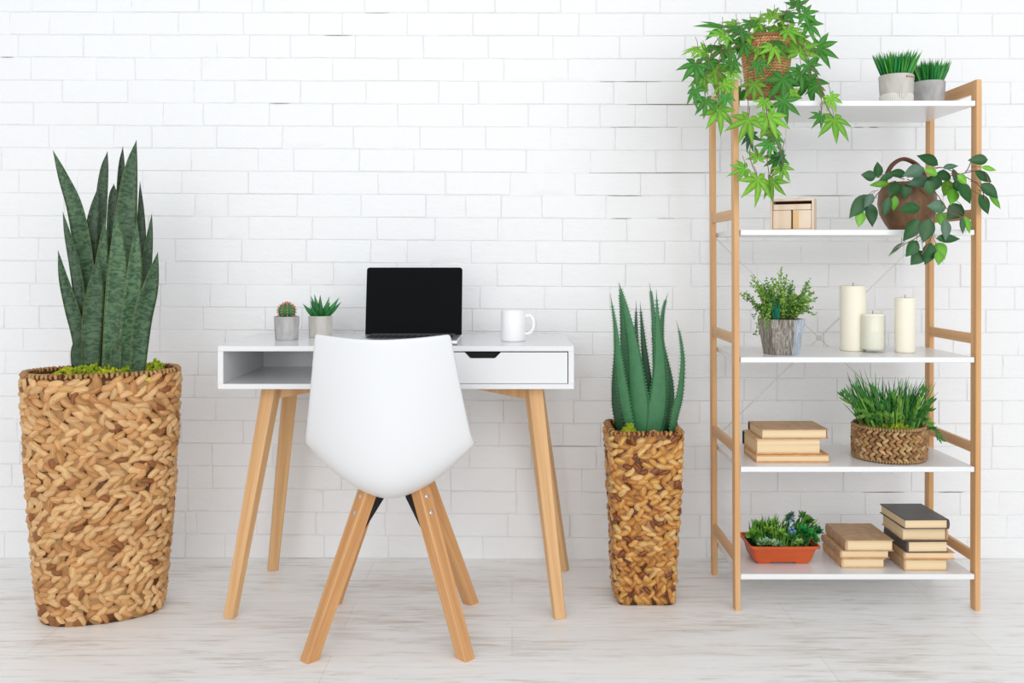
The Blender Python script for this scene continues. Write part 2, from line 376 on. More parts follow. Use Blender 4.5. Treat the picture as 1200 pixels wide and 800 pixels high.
for n in range(-10,25):
    js=list(JO.get(n) or [ (n*37)%76+i*76.5+rnd.uniform(-3,3) for i in range(0,16)])
    full=[]
    x=js[0]
    while x>-600: x-= rnd.choice([76.5,76.5,46]); full.insert(0,x)
    full+=js; x=full[-1]
    # widen improbable gaps
    while x<1800: x+= rnd.choice([76.5,76.5,46]); full.append(x)
    for a,c in zip(full[:-1],full[1:]):
        if a<-590 or c>1790: continue
        g=.6; 
        ba=.8
        nx=max(4,int((c-a)/10)); ny=4
        us=[0,ba/(c-a)]+[ (i/nx) for i in range(1,nx)]+[1-ba/(c-a),1]
        vsn=[0,.032,.35,.65,.968,1]
        dep=rnd.uniform(-.0009,.0009); tl=rnd.uniform(-.001,.001); tl2=rnd.uniform(-.0012,.0012)
        gl=rnd.uniform(.0,.45); gt=rnd.uniform(.0,.4)
        vs=[];fs=[]
        sd=rnd.uniform(0,100)
        for j,v in enumerate(vsn):
            for i,u in enumerate(us):
                px=lerp(a+gl,c-gl,u); yt=rowy(n,px)+gt; yb=rowy(n+1,px)-gt
                if n==24: yb=max(yb,654)
                py=lerp(yt,yb,v)
                e=noise.noise(Vector((px*.09,n*3.1,sd)))*.9
                if j in (0,1): py+=e*.55
                if j in (4,5) and n!=24: py+=noise.noise(Vector((px*.09,n*5.7,sd+9)))*.5
                if i in (0,1) : px+=noise.noise(Vector((v*3,sd,4)))*.9
                if i in (len(us)-2,len(us)-1): px+=noise.noise(Vector((v*3,sd,14)))*.9
                edge = j in (0,5) or i in (0,len(us)-1)
                yy=WY + (0.0026 if edge else dep+tl*(u-.5)*2+tl2*(v-.5)*2 + noise.noise(Vector((px*.05,py*.08,sd)))*.0009)
                q=wallpt(px,py,yy)
                if q.z<0: q.z=0
                vs.append(q)
        W_=len(us)
        for j in range(5):
            for i in range(W_-1): fs.append([(j+1)*W_+i,(j+1)*W_+i+1,j*W_+i+1,j*W_+i])
        mb.add(vs,fs,0)
for (x0,x1,n) in [(703,775,4),(735,838,5),(716,795,6),(690,835,8),(712,752,9),(716,740,10),(770,790,10),(1000,1012,6),(1018,1030,6),(940,1000,9),(0,16,3),(380,412,2),(427,456,1),(316,340,5),(1100,1130,22),(1010,1060,22),(640,700,20)]:
    k=rnd.uniform(.15,.4)
    nseg=8; vs=[];fs=[]
    for i in range(nseg+1):
        px=lerp(x0,x1,i/nseg); hw=k*math.sin(math.pi*(i+.3)/(nseg+.6))+.08
        py=rowy(n,px)
        vs.append(wallpt(px,py-hw,WY+.0016)); vs.append(wallpt(px,py+hw,WY+.0016))
    for i in range(nseg): fs.append([2*i,2*i+1,2*i+3,2*i+2])
    mb.add(vs,fs,2)
wl=mb.build('wall_back',[M_brick,M_mortar,M_crack],smooth=True,angle=24)
tag(wl,kind='structure')

# ------------------------------------------------------------------ woven planters
def ring(a,b,e,rot,cx,cy,n=160):
    pts=[]
    for k in range(n):
        t=2*math.pi*k/n; c,s=math.cos(t),math.sin(t)
        x=a*math.copysign(abs(c)**(2/e),c); y=b*math.copysign(abs(s)**(2/e),s)
        pts.append(Vector((cx+x*math.cos(rot)-y*math.sin(rot), cy+x*math.sin(rot)+y*math.cos(rot),0)))
    return pts
def ring_sample(pts,u):
    n=len(pts); 
    if not hasattr(ring_sample,'c'): ring_sample.c={}
    key=id(pts)
    if key not in ring_sample.c:
        L=[0]
        for i in range(n): L.append(L[-1]+(pts[(i+1)%n]-pts[i]).length)
        ring_sample.c[key]=(pts,L)
    L=ring_sample.c[key][1]; tot=L[-1]; d=(u%1)*tot
    lo,hi=0,n
    while hi-lo>1:
        m=(lo+hi)//2
        if L[m]<=d: lo=m
        else: hi=m
    t=(d-L[lo])/max(1e-9,L[lo+1]-L[lo])
    return pts[lo].lerp(pts[(lo+1)%n],t), tot
_pk=[0]
def pillow(mb,S,u0,z0,ang,Lh,Wh,th,col,mi=0,ns=7,nw=5,twist=0):
    """raised strand piece on surface S(u_m, z) -> (pos, normal); u_m,z in metres"""
    vs=[];fs=[];uvs=[]; _pk[0]+=1; uo=(_pk[0]*7.31)%97
    ca,sa=math.cos(ang),math.sin(ang)
    for i in range(ns):
        s=-1+2*i/(ns-1)
        wp=max(.12,(1-abs(s)**2.6))**.5
        for j in range(nw):
            w_=-1+2*j/(nw-1)
            x=s*Lh; y=w_*Wh*wp+ twist*s*s*Wh
            uu=u0+x*ca-y*sa; zz=z0+x*sa+y*ca
            h=th*(max(0,1-w_*w_)**.7)*(max(0,1-abs(s)**3)**.5) - th*.12
            p,nm=S(uu,zz); vs.append(p+nm*h); uvs.append((uo+s*Lh*100,w_*Wh*100*max(.4,wp)+uo))
    for i in range(ns-1):
        for j in range(nw-1): fs.append([i*nw+j,(i+1)*nw+j,(i+1)*nw+j+1,i*nw+j+1])
    mb.add(vs,fs,mi,uvs,col)
def planter_surface(prof,e,rot,cx,cy,H):
    """prof(t)->(a,b)"""
    NR=24; rings=[ring(*prof(i/NR),e,rot,cx,cy) for i in range(NR+1)]
    per=sum((rings[NR//2][(i+1)%160]-rings[NR//2][i]).length for i in range(160))
    def S(um,z):
        t=max(0,min(1,z/H)); k=min(int(t*NR),NR-1); f=t*NR-k; u=um/per
        a,_=ring_sample(rings[k],u); b_,_=ring_sample(rings[k+1],u); p=a.lerp(b_,f); p.z=z
        a2,_=ring_sample(rings[k],u+.004); a0,_=ring_sample(rings[k],u-.004)
        T=(a2-a0).normalized(); n=Vector((T.y,-T.x,0))
        return p,n
    return S,per,rings
def planter(name_part,parent,prof,e,rot,cx,cy,H,strand,row,cell,palette,th,matS,soil_drop=.03,seed=3,angle=.55):
    r=random.Random(seed)
    S,per,rings=planter_surface(prof,e,rot,cx,cy,H)
    mb=MB(); NR=24; n=160
    # core wall : outer, rim, inner, soil
    vs=[];fs=[]
    for k in range(NR+1):
        for p in rings[k]:
            q=p.copy(); q.z=max(.001,H*k/NR); vs.append(q)
    def scaled(f,z):
        for p in rings[-1]:
            c=Vector((cx,cy,0)); q=c+(p-c)*f; q.z=z; vs.append(q)
    scaled(.93,H); scaled(.92,H-soil_drop); 
    R=NR+3
    for k in range(R-1):
        for i in range(n): fs.append([k*n+i,k*n+(i+1)%n,(k+1)*n+(i+1)%n,(k+1)*n+i])
    fs.append([i for i in range(n)][::-1]); 
    mb.add(vs,fs,1)
    mb.add([vs[(R-1)*n+i] for i in range(n)],[list(range(n))],2)
    rows=int((H-.012)/row); cols=int(per/cell)
    def pick():
        x=r.random(); acc=0
        for pr,c in palette:
            acc+=pr
            if x<acc: break
        j=r.uniform(.88,1.08); return (c[0]*j,c[1]*j*r.uniform(.97,1.03),c[2]*j)
    # flat under-layer of strands, crevice shade put in their colour, so no core shows
    for i in range(int(H/(row*1.6))):
        for j in range(int(per/cell*.8)+1):
            pillow(mb,S,(j+r.uniform(-.3,.3))*cell/.8,min(H-.014,.014+i*row*1.6),r.uniform(-1.5,1.5),cell*.9,row*.9,th*.22,tuple(q*f_ for q,f_ in zip(pick(),(.55,.48,.40))),ns=5,nw=3)
    for i in range(rows):
        z=.010+(i+.5)*row
        flip=r.random()<.25
        for j in range(cols+1):
            u=(j+(.5 if i%2 else 0)+r.uniform(-.22,.22))*per/cols
            q=r.random()
            if q<.82: ang=(angle if (i%2)^flip else -angle)+r.gauss(0,.22)
            elif q<.92: ang=r.gauss(0,.2)
            else: ang=r.choice([1,-1])*r.uniform(1.1,1.6)
            pillow(mb,S,u,min(H-.012,max(.010,z+r.gauss(0,row*.14))),ang,cell*r.uniform(.52,.74),row*r.uniform(.52,.74),th*r.uniform(.65,1.45),pick(),twist=r.uniform(-.7,.7))
    # rim wrap
    m=int(per/.012)
    for j in range(m):
        u=j*per/m; p,nm=S(u,H)
        T=Vector((-nm.y,nm.x,0))
        c=Vector((cx,cy,0)); inn=-nm
        pts=[p+nm*.001+Vector((0,0,-.010)), p+nm*.003+Vector((0,0,-.003)), p+Vector((0,0,.001)), p+inn*.010+Vector((0,0,.001)), p+inn*.014+Vector((0,0,-.008))]
        pts=[q+T*r.uniform(-.003,.003) for q in pts]
        col=pick(); col=(col[0]*.75,col[1]*.7,col[2]*.65)
        tube(mb,pts,[.003,.0048,.005,.0048,.003],5,0,col)
    return mb.build(name_part,[matS,M_wdark,M_soil],parent,smooth=True), S

tanpal=[(.50,srgb(224,184,132)),(.30,srgb(212,164,110)),(.14,srgb(196,144,92)),(.06,srgb(150,98,58))]
brnpal=[(.40,srgb(214,162,88)),(.26,srgb(196,136,66)),(.18,srgb(224,184,118)),(.16,srgb(134,74,34))]

def moss(parent, spots, seed=1, cols=((176,180,44),(140,156,40),(190,196,60),(120,136,40))):
    r=random.Random(seed); mb=MB()
    bm=bmesh.new(); bmesh.ops.create_icosphere(bm,subdivisions=1,radius=1)
    bv=[v.co.copy() for v in bm.verts]; bf=[[v.index for v in f.verts] for f in bm.faces]; bm.free()
    for (c,rad,hgt,n) in spots:
        c=Vector(c); cc=Vector(srgb(*r.choice(cols)))
        for _ in range(n):
            a=r.uniform(0,6.28); q=r.random()**.5
            h=hgt*(1-q*q)
            p=c+Vector((math.cos(a)*rad*q,math.sin(a)*rad*q,h*r.uniform(.6,1)))
            s=r.uniform(.003,.0062); j=r.uniform(.7,1.3)
            mb.add([p+Vector((v.x*s*r.uniform(.6,1.4),v.y*s*r.uniform(.6,1.4),v.z*s*r.uniform(.6,1.6))) for v in bv],bf,0,None,tuple(cc*j))
    return mb.build('moss',M_moss,parent)

def blade(mb, pts, wid, face, n=18, na=5, cup=.25, thick=.004, col=(1,1,1), mi=0, twist=0, teeth=0, v0=0):
    """fleshy leaf: pts base->tip, wid(t) full width in m, face = viewer-side normal"""
    C=cr(pts,n); T,_=frame_along(C); face=Vector(face).normalized()
    vs=[];uvs=[];fs=[]; rings=[]
    acc=0
    for i,p in enumerate(C):
        t=i/n
        if i: acc+=(C[i]-C[i-1]).length
        Fd=face
        if twist: Fd=Matrix.Rotation(twist*t,3,T[i])@face
        S=T[i].cross(Fd); S=S.normalized() if S.length>1e-6 else Vector((1,0,0)); Nn=S.cross(T[i]).normalized()
        w=max(.0006,wid(t)); row=[]
        for k in range(na):
            u=k/(na-1)*2-1
            row.append((p+S*(u*w/2)-Nn*(cup*w*(1-u*u))*-1*-1 , (u+1)/2))
        back=[]
        for k in range(na-2,0,-1):
            u=k/(na-1)*2-1
            back.append((p+S*(u*w/2)-Nn*(cup*w*(1-u*u))*1 - Nn*min(thick,w*.5)*(1-u*u), (u+1)/2))
        L_=row+back
        for q,u in L_: vs.append(q); uvs.append((u,acc+v0))
        rings.append((p,S,Nn,w))
    m=2*na-2
    for i in range(n):
        for k in range(m): fs.append([i*m+k,i*m+(k+1)%m,(i+1)*m+(k+1)%m,(i+1)*m+k])
    fs.append(list(range(m))[::-1]); fs.append([n*m+k for k in range(m)])
    mb.add(vs,fs,mi,uvs,col)
    if teeth:
        nt_=int(acc/teeth)
        for k in range(3,nt_-1):
            f=k/nt_*n; i=int(f); fr=f-i
            if i>=n: break
            p=rings[i][0].lerp(rings[i+1][0],fr); S,w=rings[i][1],lerp(rings[i][3],rings[i+1][3],fr); Nn=rings[i][2]
            if w<.004: continue
            for s in (-1,1):
                b_=p+S*(s*w/2*.97); tip=b_+S*s*.0052+T[i]*.0034; d=T[i]*.0026
                mb.add([b_-d,b_+d,tip,b_+Nn*.0012],[[0,1,2],[0,2,3],[1,3,2]],mi,None,tuple(min(1,x*1.7+.03) for x in col))
def leafw(maxw, peak=.5, base=.6, tip=1.0):
    def f(t):
        if t<peak: return maxw*lerp(base,1,math.sin(t/peak*math.pi/2))
        q=(t-peak)/(1-peak); return maxw*max(0,1-q**1.8)**tip
    return f

# ---- snake plant in large oval planter
PC=(-1.208,2.78)
snake=empty('snake_plant',(PC[0],PC[1],0),'tall snake plant with upright banded leaves in the big oval woven planter on the left','potted plant')
def prof(t): return (lerp(.163,.212,t**.9)+.006*math.sin(t*math.pi), lerp(.105,.128,t))
planter('planter',snake,prof,2.4,.36,PC[0],PC[1],.712,.03,.0172,.0335,tanpal,.0105,M_strand,.02,seed=5)
sp=[]
for (px,py,rad,n) in [(78,434,.035,60),(97,432,.05,140),(112,431,.045,140),(130,431,.06,170),(150,432,.06,170),(168,431,.04,110),(182,429,.035,120)]:
    D=2.70+ (px-80)*.0009
    p=P(px,py,D); p.z=.702
    sp.append((p,rad*.8,.030 if px<170 else .042,n))
for k in range(10): 
    a=k*.63; sp.append((Vector((PC[0]+.12*math.cos(a+.36),PC[1]+.06*math.sin(a),.69)),.05,.02,70))
moss(snake,sp,2)
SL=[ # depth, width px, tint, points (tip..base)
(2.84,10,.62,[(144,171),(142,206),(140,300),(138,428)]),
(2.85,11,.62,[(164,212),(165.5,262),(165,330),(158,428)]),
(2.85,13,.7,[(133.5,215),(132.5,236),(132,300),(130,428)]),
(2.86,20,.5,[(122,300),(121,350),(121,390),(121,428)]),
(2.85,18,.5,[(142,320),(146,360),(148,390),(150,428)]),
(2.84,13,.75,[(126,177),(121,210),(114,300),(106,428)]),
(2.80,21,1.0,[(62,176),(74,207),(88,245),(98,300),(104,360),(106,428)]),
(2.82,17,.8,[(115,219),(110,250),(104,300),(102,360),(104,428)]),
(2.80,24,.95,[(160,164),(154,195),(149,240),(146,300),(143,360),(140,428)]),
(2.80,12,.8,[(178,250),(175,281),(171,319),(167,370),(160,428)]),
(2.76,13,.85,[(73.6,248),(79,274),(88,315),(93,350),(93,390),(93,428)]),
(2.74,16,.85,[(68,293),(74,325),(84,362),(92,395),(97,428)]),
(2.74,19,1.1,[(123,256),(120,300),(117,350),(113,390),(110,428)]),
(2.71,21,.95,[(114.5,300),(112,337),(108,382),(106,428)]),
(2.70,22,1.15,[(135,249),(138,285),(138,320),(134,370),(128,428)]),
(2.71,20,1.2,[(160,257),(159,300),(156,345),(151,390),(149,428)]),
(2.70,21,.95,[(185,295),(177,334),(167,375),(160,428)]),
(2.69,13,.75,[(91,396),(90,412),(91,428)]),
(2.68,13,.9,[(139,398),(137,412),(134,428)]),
]
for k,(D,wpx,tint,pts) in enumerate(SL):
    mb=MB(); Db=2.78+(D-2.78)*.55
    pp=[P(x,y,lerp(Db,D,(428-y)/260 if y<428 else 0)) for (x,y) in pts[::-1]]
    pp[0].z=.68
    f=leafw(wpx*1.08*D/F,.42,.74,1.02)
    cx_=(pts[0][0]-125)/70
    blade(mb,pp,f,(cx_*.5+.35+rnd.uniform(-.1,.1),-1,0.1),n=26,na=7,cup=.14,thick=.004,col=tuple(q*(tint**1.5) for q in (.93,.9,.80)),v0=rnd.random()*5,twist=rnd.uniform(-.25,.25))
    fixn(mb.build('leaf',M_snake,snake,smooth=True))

# ---- aloe in square planter
AC=(.404,2.91)
aloe=empty('aloe_plant',(AC[0],AC[1],0),'spiky aloe plant in the tall square woven planter between the desk and the shelf','potted plant')
planter('planter',aloe,lambda t:(lerp(.084,.108,t),lerp(.084,.108,t)),9,.0,AC[0],AC[1],.522,.03,.0155,.029,brnpal,.0100,M_strandg,.028,seed=9,angle=.62)
sp=[(P(737,508,2.83).xy.to_3d()+Vector((0,0,.505)),.028,.04,190),(Vector((AC[0]+.02,AC[1]-.05,.49)),.05,.02,120),(P(786,506,2.85).xy.to_3d()+Vector((0,0,.495)),.03,.018,60),(Vector((AC[0],AC[1]+.03,.49)),.06,.02,160)]
moss(aloe,sp,4)
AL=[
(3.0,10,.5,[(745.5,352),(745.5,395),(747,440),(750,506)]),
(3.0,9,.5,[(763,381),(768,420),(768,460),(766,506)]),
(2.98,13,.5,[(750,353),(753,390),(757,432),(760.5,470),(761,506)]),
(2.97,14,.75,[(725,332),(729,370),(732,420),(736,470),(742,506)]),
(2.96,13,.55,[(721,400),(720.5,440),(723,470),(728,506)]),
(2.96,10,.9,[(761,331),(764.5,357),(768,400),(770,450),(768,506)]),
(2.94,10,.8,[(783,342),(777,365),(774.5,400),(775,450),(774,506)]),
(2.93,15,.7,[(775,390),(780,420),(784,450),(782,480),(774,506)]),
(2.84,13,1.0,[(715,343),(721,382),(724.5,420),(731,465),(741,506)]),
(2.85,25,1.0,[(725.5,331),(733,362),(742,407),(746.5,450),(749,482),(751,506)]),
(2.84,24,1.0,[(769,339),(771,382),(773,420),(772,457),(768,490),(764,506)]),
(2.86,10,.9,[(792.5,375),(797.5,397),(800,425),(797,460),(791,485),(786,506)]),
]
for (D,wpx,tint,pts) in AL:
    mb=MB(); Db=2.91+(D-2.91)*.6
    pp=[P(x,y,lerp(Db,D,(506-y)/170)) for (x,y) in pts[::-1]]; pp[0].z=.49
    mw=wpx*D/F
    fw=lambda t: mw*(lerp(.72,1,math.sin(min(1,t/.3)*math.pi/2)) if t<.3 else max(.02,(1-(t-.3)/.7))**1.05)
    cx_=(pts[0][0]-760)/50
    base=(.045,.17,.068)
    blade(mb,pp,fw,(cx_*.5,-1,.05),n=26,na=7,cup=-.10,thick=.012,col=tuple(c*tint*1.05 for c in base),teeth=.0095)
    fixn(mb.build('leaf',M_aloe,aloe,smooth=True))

# ------------------------------------------------------------------ desk
desk=empty('desk',(-.34,2.98,0),'white writing desk with an open cubby, one drawer and slanted oak legs','desk')
X0,X1=-.8595,.181; Y0,Y1=2.75,3.205; ZT=.785; ZB=.659
t=.0155
mb=MB()
box(mb,X0,X1,Y0,Y1,ZT-t,ZT,.0012)
mb.build('desk_top',M_white,desk)
mb=MB()
box(mb,X0,X1,Y0,Y1,ZB,ZB+t,.0012)
box(mb,X0,X0+.0165,Y0,Y1,ZB+t,ZT-t,.0008); box(mb,X1-.0165,X1,Y0,Y1,ZB+t,ZT-t,.0008)
box(mb,-.349,-.333,Y0+.001,Y1-.01,ZB+t,ZT-t,.0008)
box(mb,X0+.0165,X1-.0165,Y1-.012,Y1,ZB+t,ZT-t,0)
mb.build('cabinet',M_white,desk)
# drawer with trapezoid finger cut-out
dx0,dx1=-.331,X1-.019; dz0,dz1=ZB+t+.0015,ZT-t-.003
hx0,hx1,hz=(544.5-600)*Y0/F,(587-600)*Y0/F,CH-(419.8-HZ)*Y0/F
hx0i,hx1i=(552-600)*Y0/F,(579-600)*Y0/F
drawer=MB()
outer=[(dx0,dz0),(dx1,dz0),(dx1,dz1),(hx1,dz1),(hx1i+.004,hz+.0015),(hx1i,hz),(hx0i,hz),(hx0i-.004,hz+.0015),(hx0,dz1),(dx0,dz1)]
n=len(outer); yf,yb=Y0+.0008,Y0+.017
drawer.add([(x,yf,z) for x,z in outer]+[(x,yb,z) for x,z in outer],
 [[0,6,7,8,9],[0,1,5,6],[1,2,3,4,5]]+[[n+9,n+8,n+7,n+6,n+0],[n+6,n+5,n+1,n+0],[n+5,n+4,n+3,n+2,n+1]]+[[i,n+i,n+(i+1)%n,(i+1)%n] for i in range(n)])
box(drawer,dx0+.006,dx0+.016,Y0+.017,Y1-.05,dz0,dz1-.02,0); box(drawer,dx1-.016,dx1-.006,Y0+.017,Y1-.05,dz0,dz1-.02,0)
box(drawer,dx0+.006,dx1-.006,Y1-.06,Y1-.05,dz0,dz1-.02,0)
dr=fixn(drawer.build('drawer',M_white,desk))
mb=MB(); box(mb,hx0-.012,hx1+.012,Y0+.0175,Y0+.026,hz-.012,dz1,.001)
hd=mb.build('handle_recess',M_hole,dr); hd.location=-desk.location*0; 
hd.data.transform(Matrix.Translation(Vector(dr.location)*-1+Vector((0,0,0))))
# handle_recess was built relative to drawer.location(0): shift to desk frame
hd.data.transform(Matrix.Translation(-desk.location))
hd['label']='black recess behind the cut-out finger pull'
legs=[((-.818,2.735),(-.725,2.85),(-.9,-.42)),((.137,2.728),(.063,2.83),(.9,-.42)),((-.80,3.150),(-.73,3.12),(-.9,.42)),((.172,3.150),(.07,3.11),(.9,.42))]
for (fx,fy),(tx,ty),h in legs:
    xh=Vector((-h[1],h[0],0)) if True else None
    hint=Vector((.94,.34*(1 if h[0]*h[1]<0 else -1)*(1),0))
    if h[0]>0: hint=Vector((.93,.37 if h[1]<0 else -.37,0))
    else: hint=Vector((.93,-.37 if h[1]<0 else .37,0))
    beam('leg',(fx,fy,0),(tx,ty,ZB),(.033,.047),(.026,.040),M_oakd,desk,hint,.003,flat0=0,flat1=ZB)
for (fx,fy),(tx,ty),h in legs:
    s=-1 if tx>-.3 else 1; s2=1 if ty<3 else -1
    a=Vector((tx+s*.012,ty+s2*.01,ZB-.0215)); c=Vector((tx+s*.165,ty+s2*.085,ZB-.0125))
    # tapered support bar: top edge flush under the cabinet
    mbx=MB(); d=(c-a); d.z=0; L_=d.length; d.normalize(); nrm=Vector((-d.y,d.x,0))*.011
    vs=[]
    for q,h0 in ((a,.041),(c,.022)):
        for sg in (-1,1):
            for z in (ZB-.0005,ZB-h0): vs.append(Vector((q.x,q.y,z))+nrm*sg)
    mbx.add(vs,[[0,1,3,2],[4,6,7,5],[0,4,5,1],[2,3,7,6],[0,2,6,4],[1,5,7,3]])
    fixn(mbx.build('support_bar',M_oakd,desk))

# ------------------------------------------------------------------ things on the desk
def facet(n,am,ph=0): return lambda a: 1-am*abs(math.sin(n*a/2+ph))
def pot(mb,c,r0,r1,h,n=48,shape=None,mi=0,msoil=1,wall=.006,drop=.01):
    lathe(mb,[(0.001,0),(r0*.95,0),(r0,.003),(lerp(r0,r1,.5),h*.5),(r1,h-.002),(r1-.0015,h),(r1-wall,h),(r1-wall-.001,h-drop)],c,n,mi,shape=shape)
    lathe(mb,[(r1-wall-.0005,h-drop),(.001,h-drop+.001)],c,n,msoil,shape=shape)
# cactus
c=P(336,397.5,2.967); c.z=ZT
ct=empty('cactus_pot',c,'small round cactus with pinkish tips in a grey faceted concrete pot on the desk','potted plant','small concrete pots on the desk')
mb=MB(); pot(mb,c,.037,.0405,.074,48,facet(8,.05)); mb.build('pot',[M_conc,M_soil],ct)
mb=MB(); mt=MB()
cc=c+Vector((0,0,.090)); R=.0255
vs=[];fs=[];nu,nv=60,14
for j in range(nv+1):
    ph=-math.pi/2+math.pi*j/nv
    for k in range(nu):
        a=2*math.pi*k/nu; rr=R*(1+.10*math.cos(a*10))
        vs.append(cc+Vector((rr*math.cos(ph)*math.cos(a),rr*math.cos(ph)*math.sin(a),R*1.0*math.sin(ph))))
for j in range(nv):
    for k in range(nu): fs.append([j*nu+k,j*nu+(k+1)%nu,(j+1)*nu+(k+1)%nu,(j+1)*nu+k])
mb.add(vs,fs); mb.build('cactus',M_cact,ct,smooth=True)
for k in range(10):
    a=2*math.pi*k/10
    for j in range(7):
        ph=-.5+j*.33; rr=R*1.1
        p=cc+Vector((rr*math.cos(ph)*math.cos(a),rr*math.cos(ph)*math.sin(a),R*math.sin(ph)))
        nn=(p-cc).normalized()
        for q in range(6):
            d=(nn+Vector((rnd.uniform(-.8,.8),rnd.uniform(-.8,.8),rnd.uniform(-.6,.8)))).normalized()
            tube(mt,[p-nn*.002,p+d*.005],[.0011,.0004],4)
mt.build('spines',M_cactp,ct)
# succulent
c=P(375.5,395,3.06); c.z=ZT
su=empty('succulent_pot',c,'pointed green succulent in a grey concrete pot on the desk, nearer the laptop','potted plant','small concrete pots on the desk')
mb=MB(); pot(mb,c,.0385,.040,.070,48,facet(8,.05,.6)); mb.build('pot',[M_concw,M_soil],su)
k_=3.06/F
for (dx,dy,dd,w_) in [(-19,-15,-.02,7),(-12,-24,.01,6),(-7,-26,.0,7),(-3,-18,-.03,8),(-1,-25,.01,7),(10,-23,.01,6),(12,-17,-.01,7),(22,-22,0,7),(25,-17,-.01,6),(3,-13,-.035,8),(-10,-12,-.03,6),(8,-20,.03,7),(-14,-18,.03,6),(15,-10,-.03,6)]:
    mb=MB(); b0=c+Vector((dx*.04*k_,-.0,.062)); tp=c+Vector((dx*k_,dd,.068-dy*k_))
    mid=b0.lerp(tp,.5)+Vector((dx*.05*k_,0,-.0035))
    g=rnd.uniform(.8,1.25)
    blade(mb,[b0,mid,tp],lambda t:w_*k_*(math.sin(math.pi*min(1,.25+t*.5))*(1 if t<.4 else ((1-t)/.6)**.8)),(dx*.01,-1,.4),n=8,na=5,cup=-.15,thick=.004,col=(.03*g,.19*g,.045*g))
    fixn(mb.build('leaf',M_leaf,su,smooth=True))
# laptop
lap=empty('laptop',(-.315,2.89,ZT),'open laptop with a black blank screen on the desk behind the chair','laptop')
lx0,lx1=-.467,-.160; ly0,ly1=2.78,2.995
mb=MB(); box(mb,lx0,lx1,ly0,ly1,ZT+.001,ZT+.014,.004,seg=3)
mb.build('base',M_alu,lap,smooth=True,angle=40)
mb=MB()
for r_ in range(6):
    for k in range(14):
        x=lx0+.022+k*.0190; y=ly1-.035-r_*.0175
        if r_==5 and 4<=k<=8:
            if k==4: box(mb,x,x+.0925,y-.015,y,ZT+.0138,ZT+.0152,.0006)
            continue
        box(mb,x,x+.0165,y-.015,y,ZT+.0138,ZT+.0152,.0006)
mb.build('keyboard',M_key,lap)
mb=MB(); box(mb,-.365,-.262,ly0+.012,ly0+.072,ZT+.0139,ZT+.0143,.0001); mb.build('trackpad',M_alu,lap)
mb=MB(); tube(mb,[(lx0+.02,ly1-.001,ZT+.0135),(lx1-.02,ly1-.001,ZT+.0135)],.006,10); mb.build('hinge',M_black,lap,smooth=True,angle=40)
# screen slab, tilted back
th=math.radians(9); Mx=Matrix.Translation(Vector(((lx0+lx1)/2,ly1,ZT+.0135)))@Matrix.Rotation(math.radians(-1.0),4,'Z')@Matrix.Rotation(-th,4,'X')
def rrect(w,h,r,n=6):
    out=[]
    for cx_,cz_,a0 in ((w-r,h-r,0),(-w+r,h-r,90),(-w+r,r*.3,180),(w-r,r*.3,270)):
        rr=r if a0<180 else r*.3
        cxx=(w-rr) if cx_>0 else -(w-rr); czz=(h-rr) if a0<180 else rr
        for k in range(n+1):
            a=math.radians(a0+90*k/n); out.append((cxx+rr*math.cos(a),czz+rr*math.sin(a)))
    return out
def slab(mb,w,h,r,y0,y1,M,mi=0,z0=0):
    o=rrect(w,h,r); n=len(o)
    mb.add([(x,y0,z+z0) for x,z in o]+[(x,y1,z+z0) for x,z in o],[list(range(n))[::-1],list(range(n,2*n))]+[[i,(i+1)%n,n+(i+1)%n,n+i] for i in range(n)],mi,M=M)
mb=MB(); slab(mb,.1538,.2158,.009,.0,.006,Mx,0)
lid=fixn(mb.build('screen',M_lid,lap))
mb=MB(); slab(mb,.1534,.2152,.0086,-.0012,.0002,Mx,0,.0004)
dsp=fixn(mb.build('display',M_scr,lid)); dsp.data.transform(Matrix.Translation(-lap.location)); dsp['label']='glossy black blank display'
# mug
c=P(601.5,399,2.925); c.z=ZT
mug=empty('mug',c,'plain white ceramic mug on the right of the desk, handle to the right','mug')
mb=MB(); r=.0383; h=.0955
lathe(mb,[(.001,.0),(r-.004,.0),(r-.001,.0015),(r,.005),(r,h-.003),(r-.0008,h-.0006),(r-.0020,h),(r-.0034,h-.001),(r-.0036,h-.01),(r-.0036,.008),(r-.008,.005),(.001,.005)],c,56)
mb.build('cup',M_mug,mug,smooth=True,angle=60)
mb=MB(); pts=cr([c+Vector((r-.002,-.004,.076)),c+Vector((r+.012,-.006,.080)),c+Vector((r+.0235,-.008,.066)),c+Vector((r+.0245,-.008,.045)),c+Vector((r+.014,-.006,.026)),c+Vector((r-.002,-.004,.022))],20)
tube(mb,pts,.0052,10); mb.build('handle',M_mug,mug,smooth=True)

# ------------------------------------------------------------------ chair
CC=Vector((-.322,2.64,0))
chair=empty('desk_chair',CC,'white moulded shell chair on four splayed oak legs, seen from behind at the desk','chair')
ST=[(.215,.418,.19,0,.05),(.19,.402,.208,0,.085),(.08,.390,.224,0,.125),(-.04,.386,.230,.005,.148),(-.125,.404,.231,.045,.138),(-.180,.455,.229,.085,.098),(-.206,.54,.222,.095,.040),(-.220,.64,.209,.085,.012),(-.233,.74,.193,.068,.006),(-.248,.835,.1775,.055,.011)]
V=[Vector((s[0],s[1],s[2])) for s in ST]; V2=[Vector((s[3],s[4],0)) for s in ST]
NS=40; A=cr(V,NS); B=cr(V2,NS); NU=28
yaw=math.radians(-2.5); Rz=Matrix.Rotation(yaw,3,'Z')
vs=[];fs=[]
for i in range(NS+1):
    for k in range(NU+1):
        u=-1+2*k/NU; au=abs(u)
        au2=(au*au+.0025)**.5
        x=A[i].z*u; y=A[i].x+B[i].x*au2**1.9; z=A[i].y+B[i].y*au2**1.7
        if i<8: # front lip droop
            z-=(1-i/8)**2*.012*(1-au*.5)
        vs.append(CC+Rz@Vector((x,y,z))+Vector((-.006,0,0)))
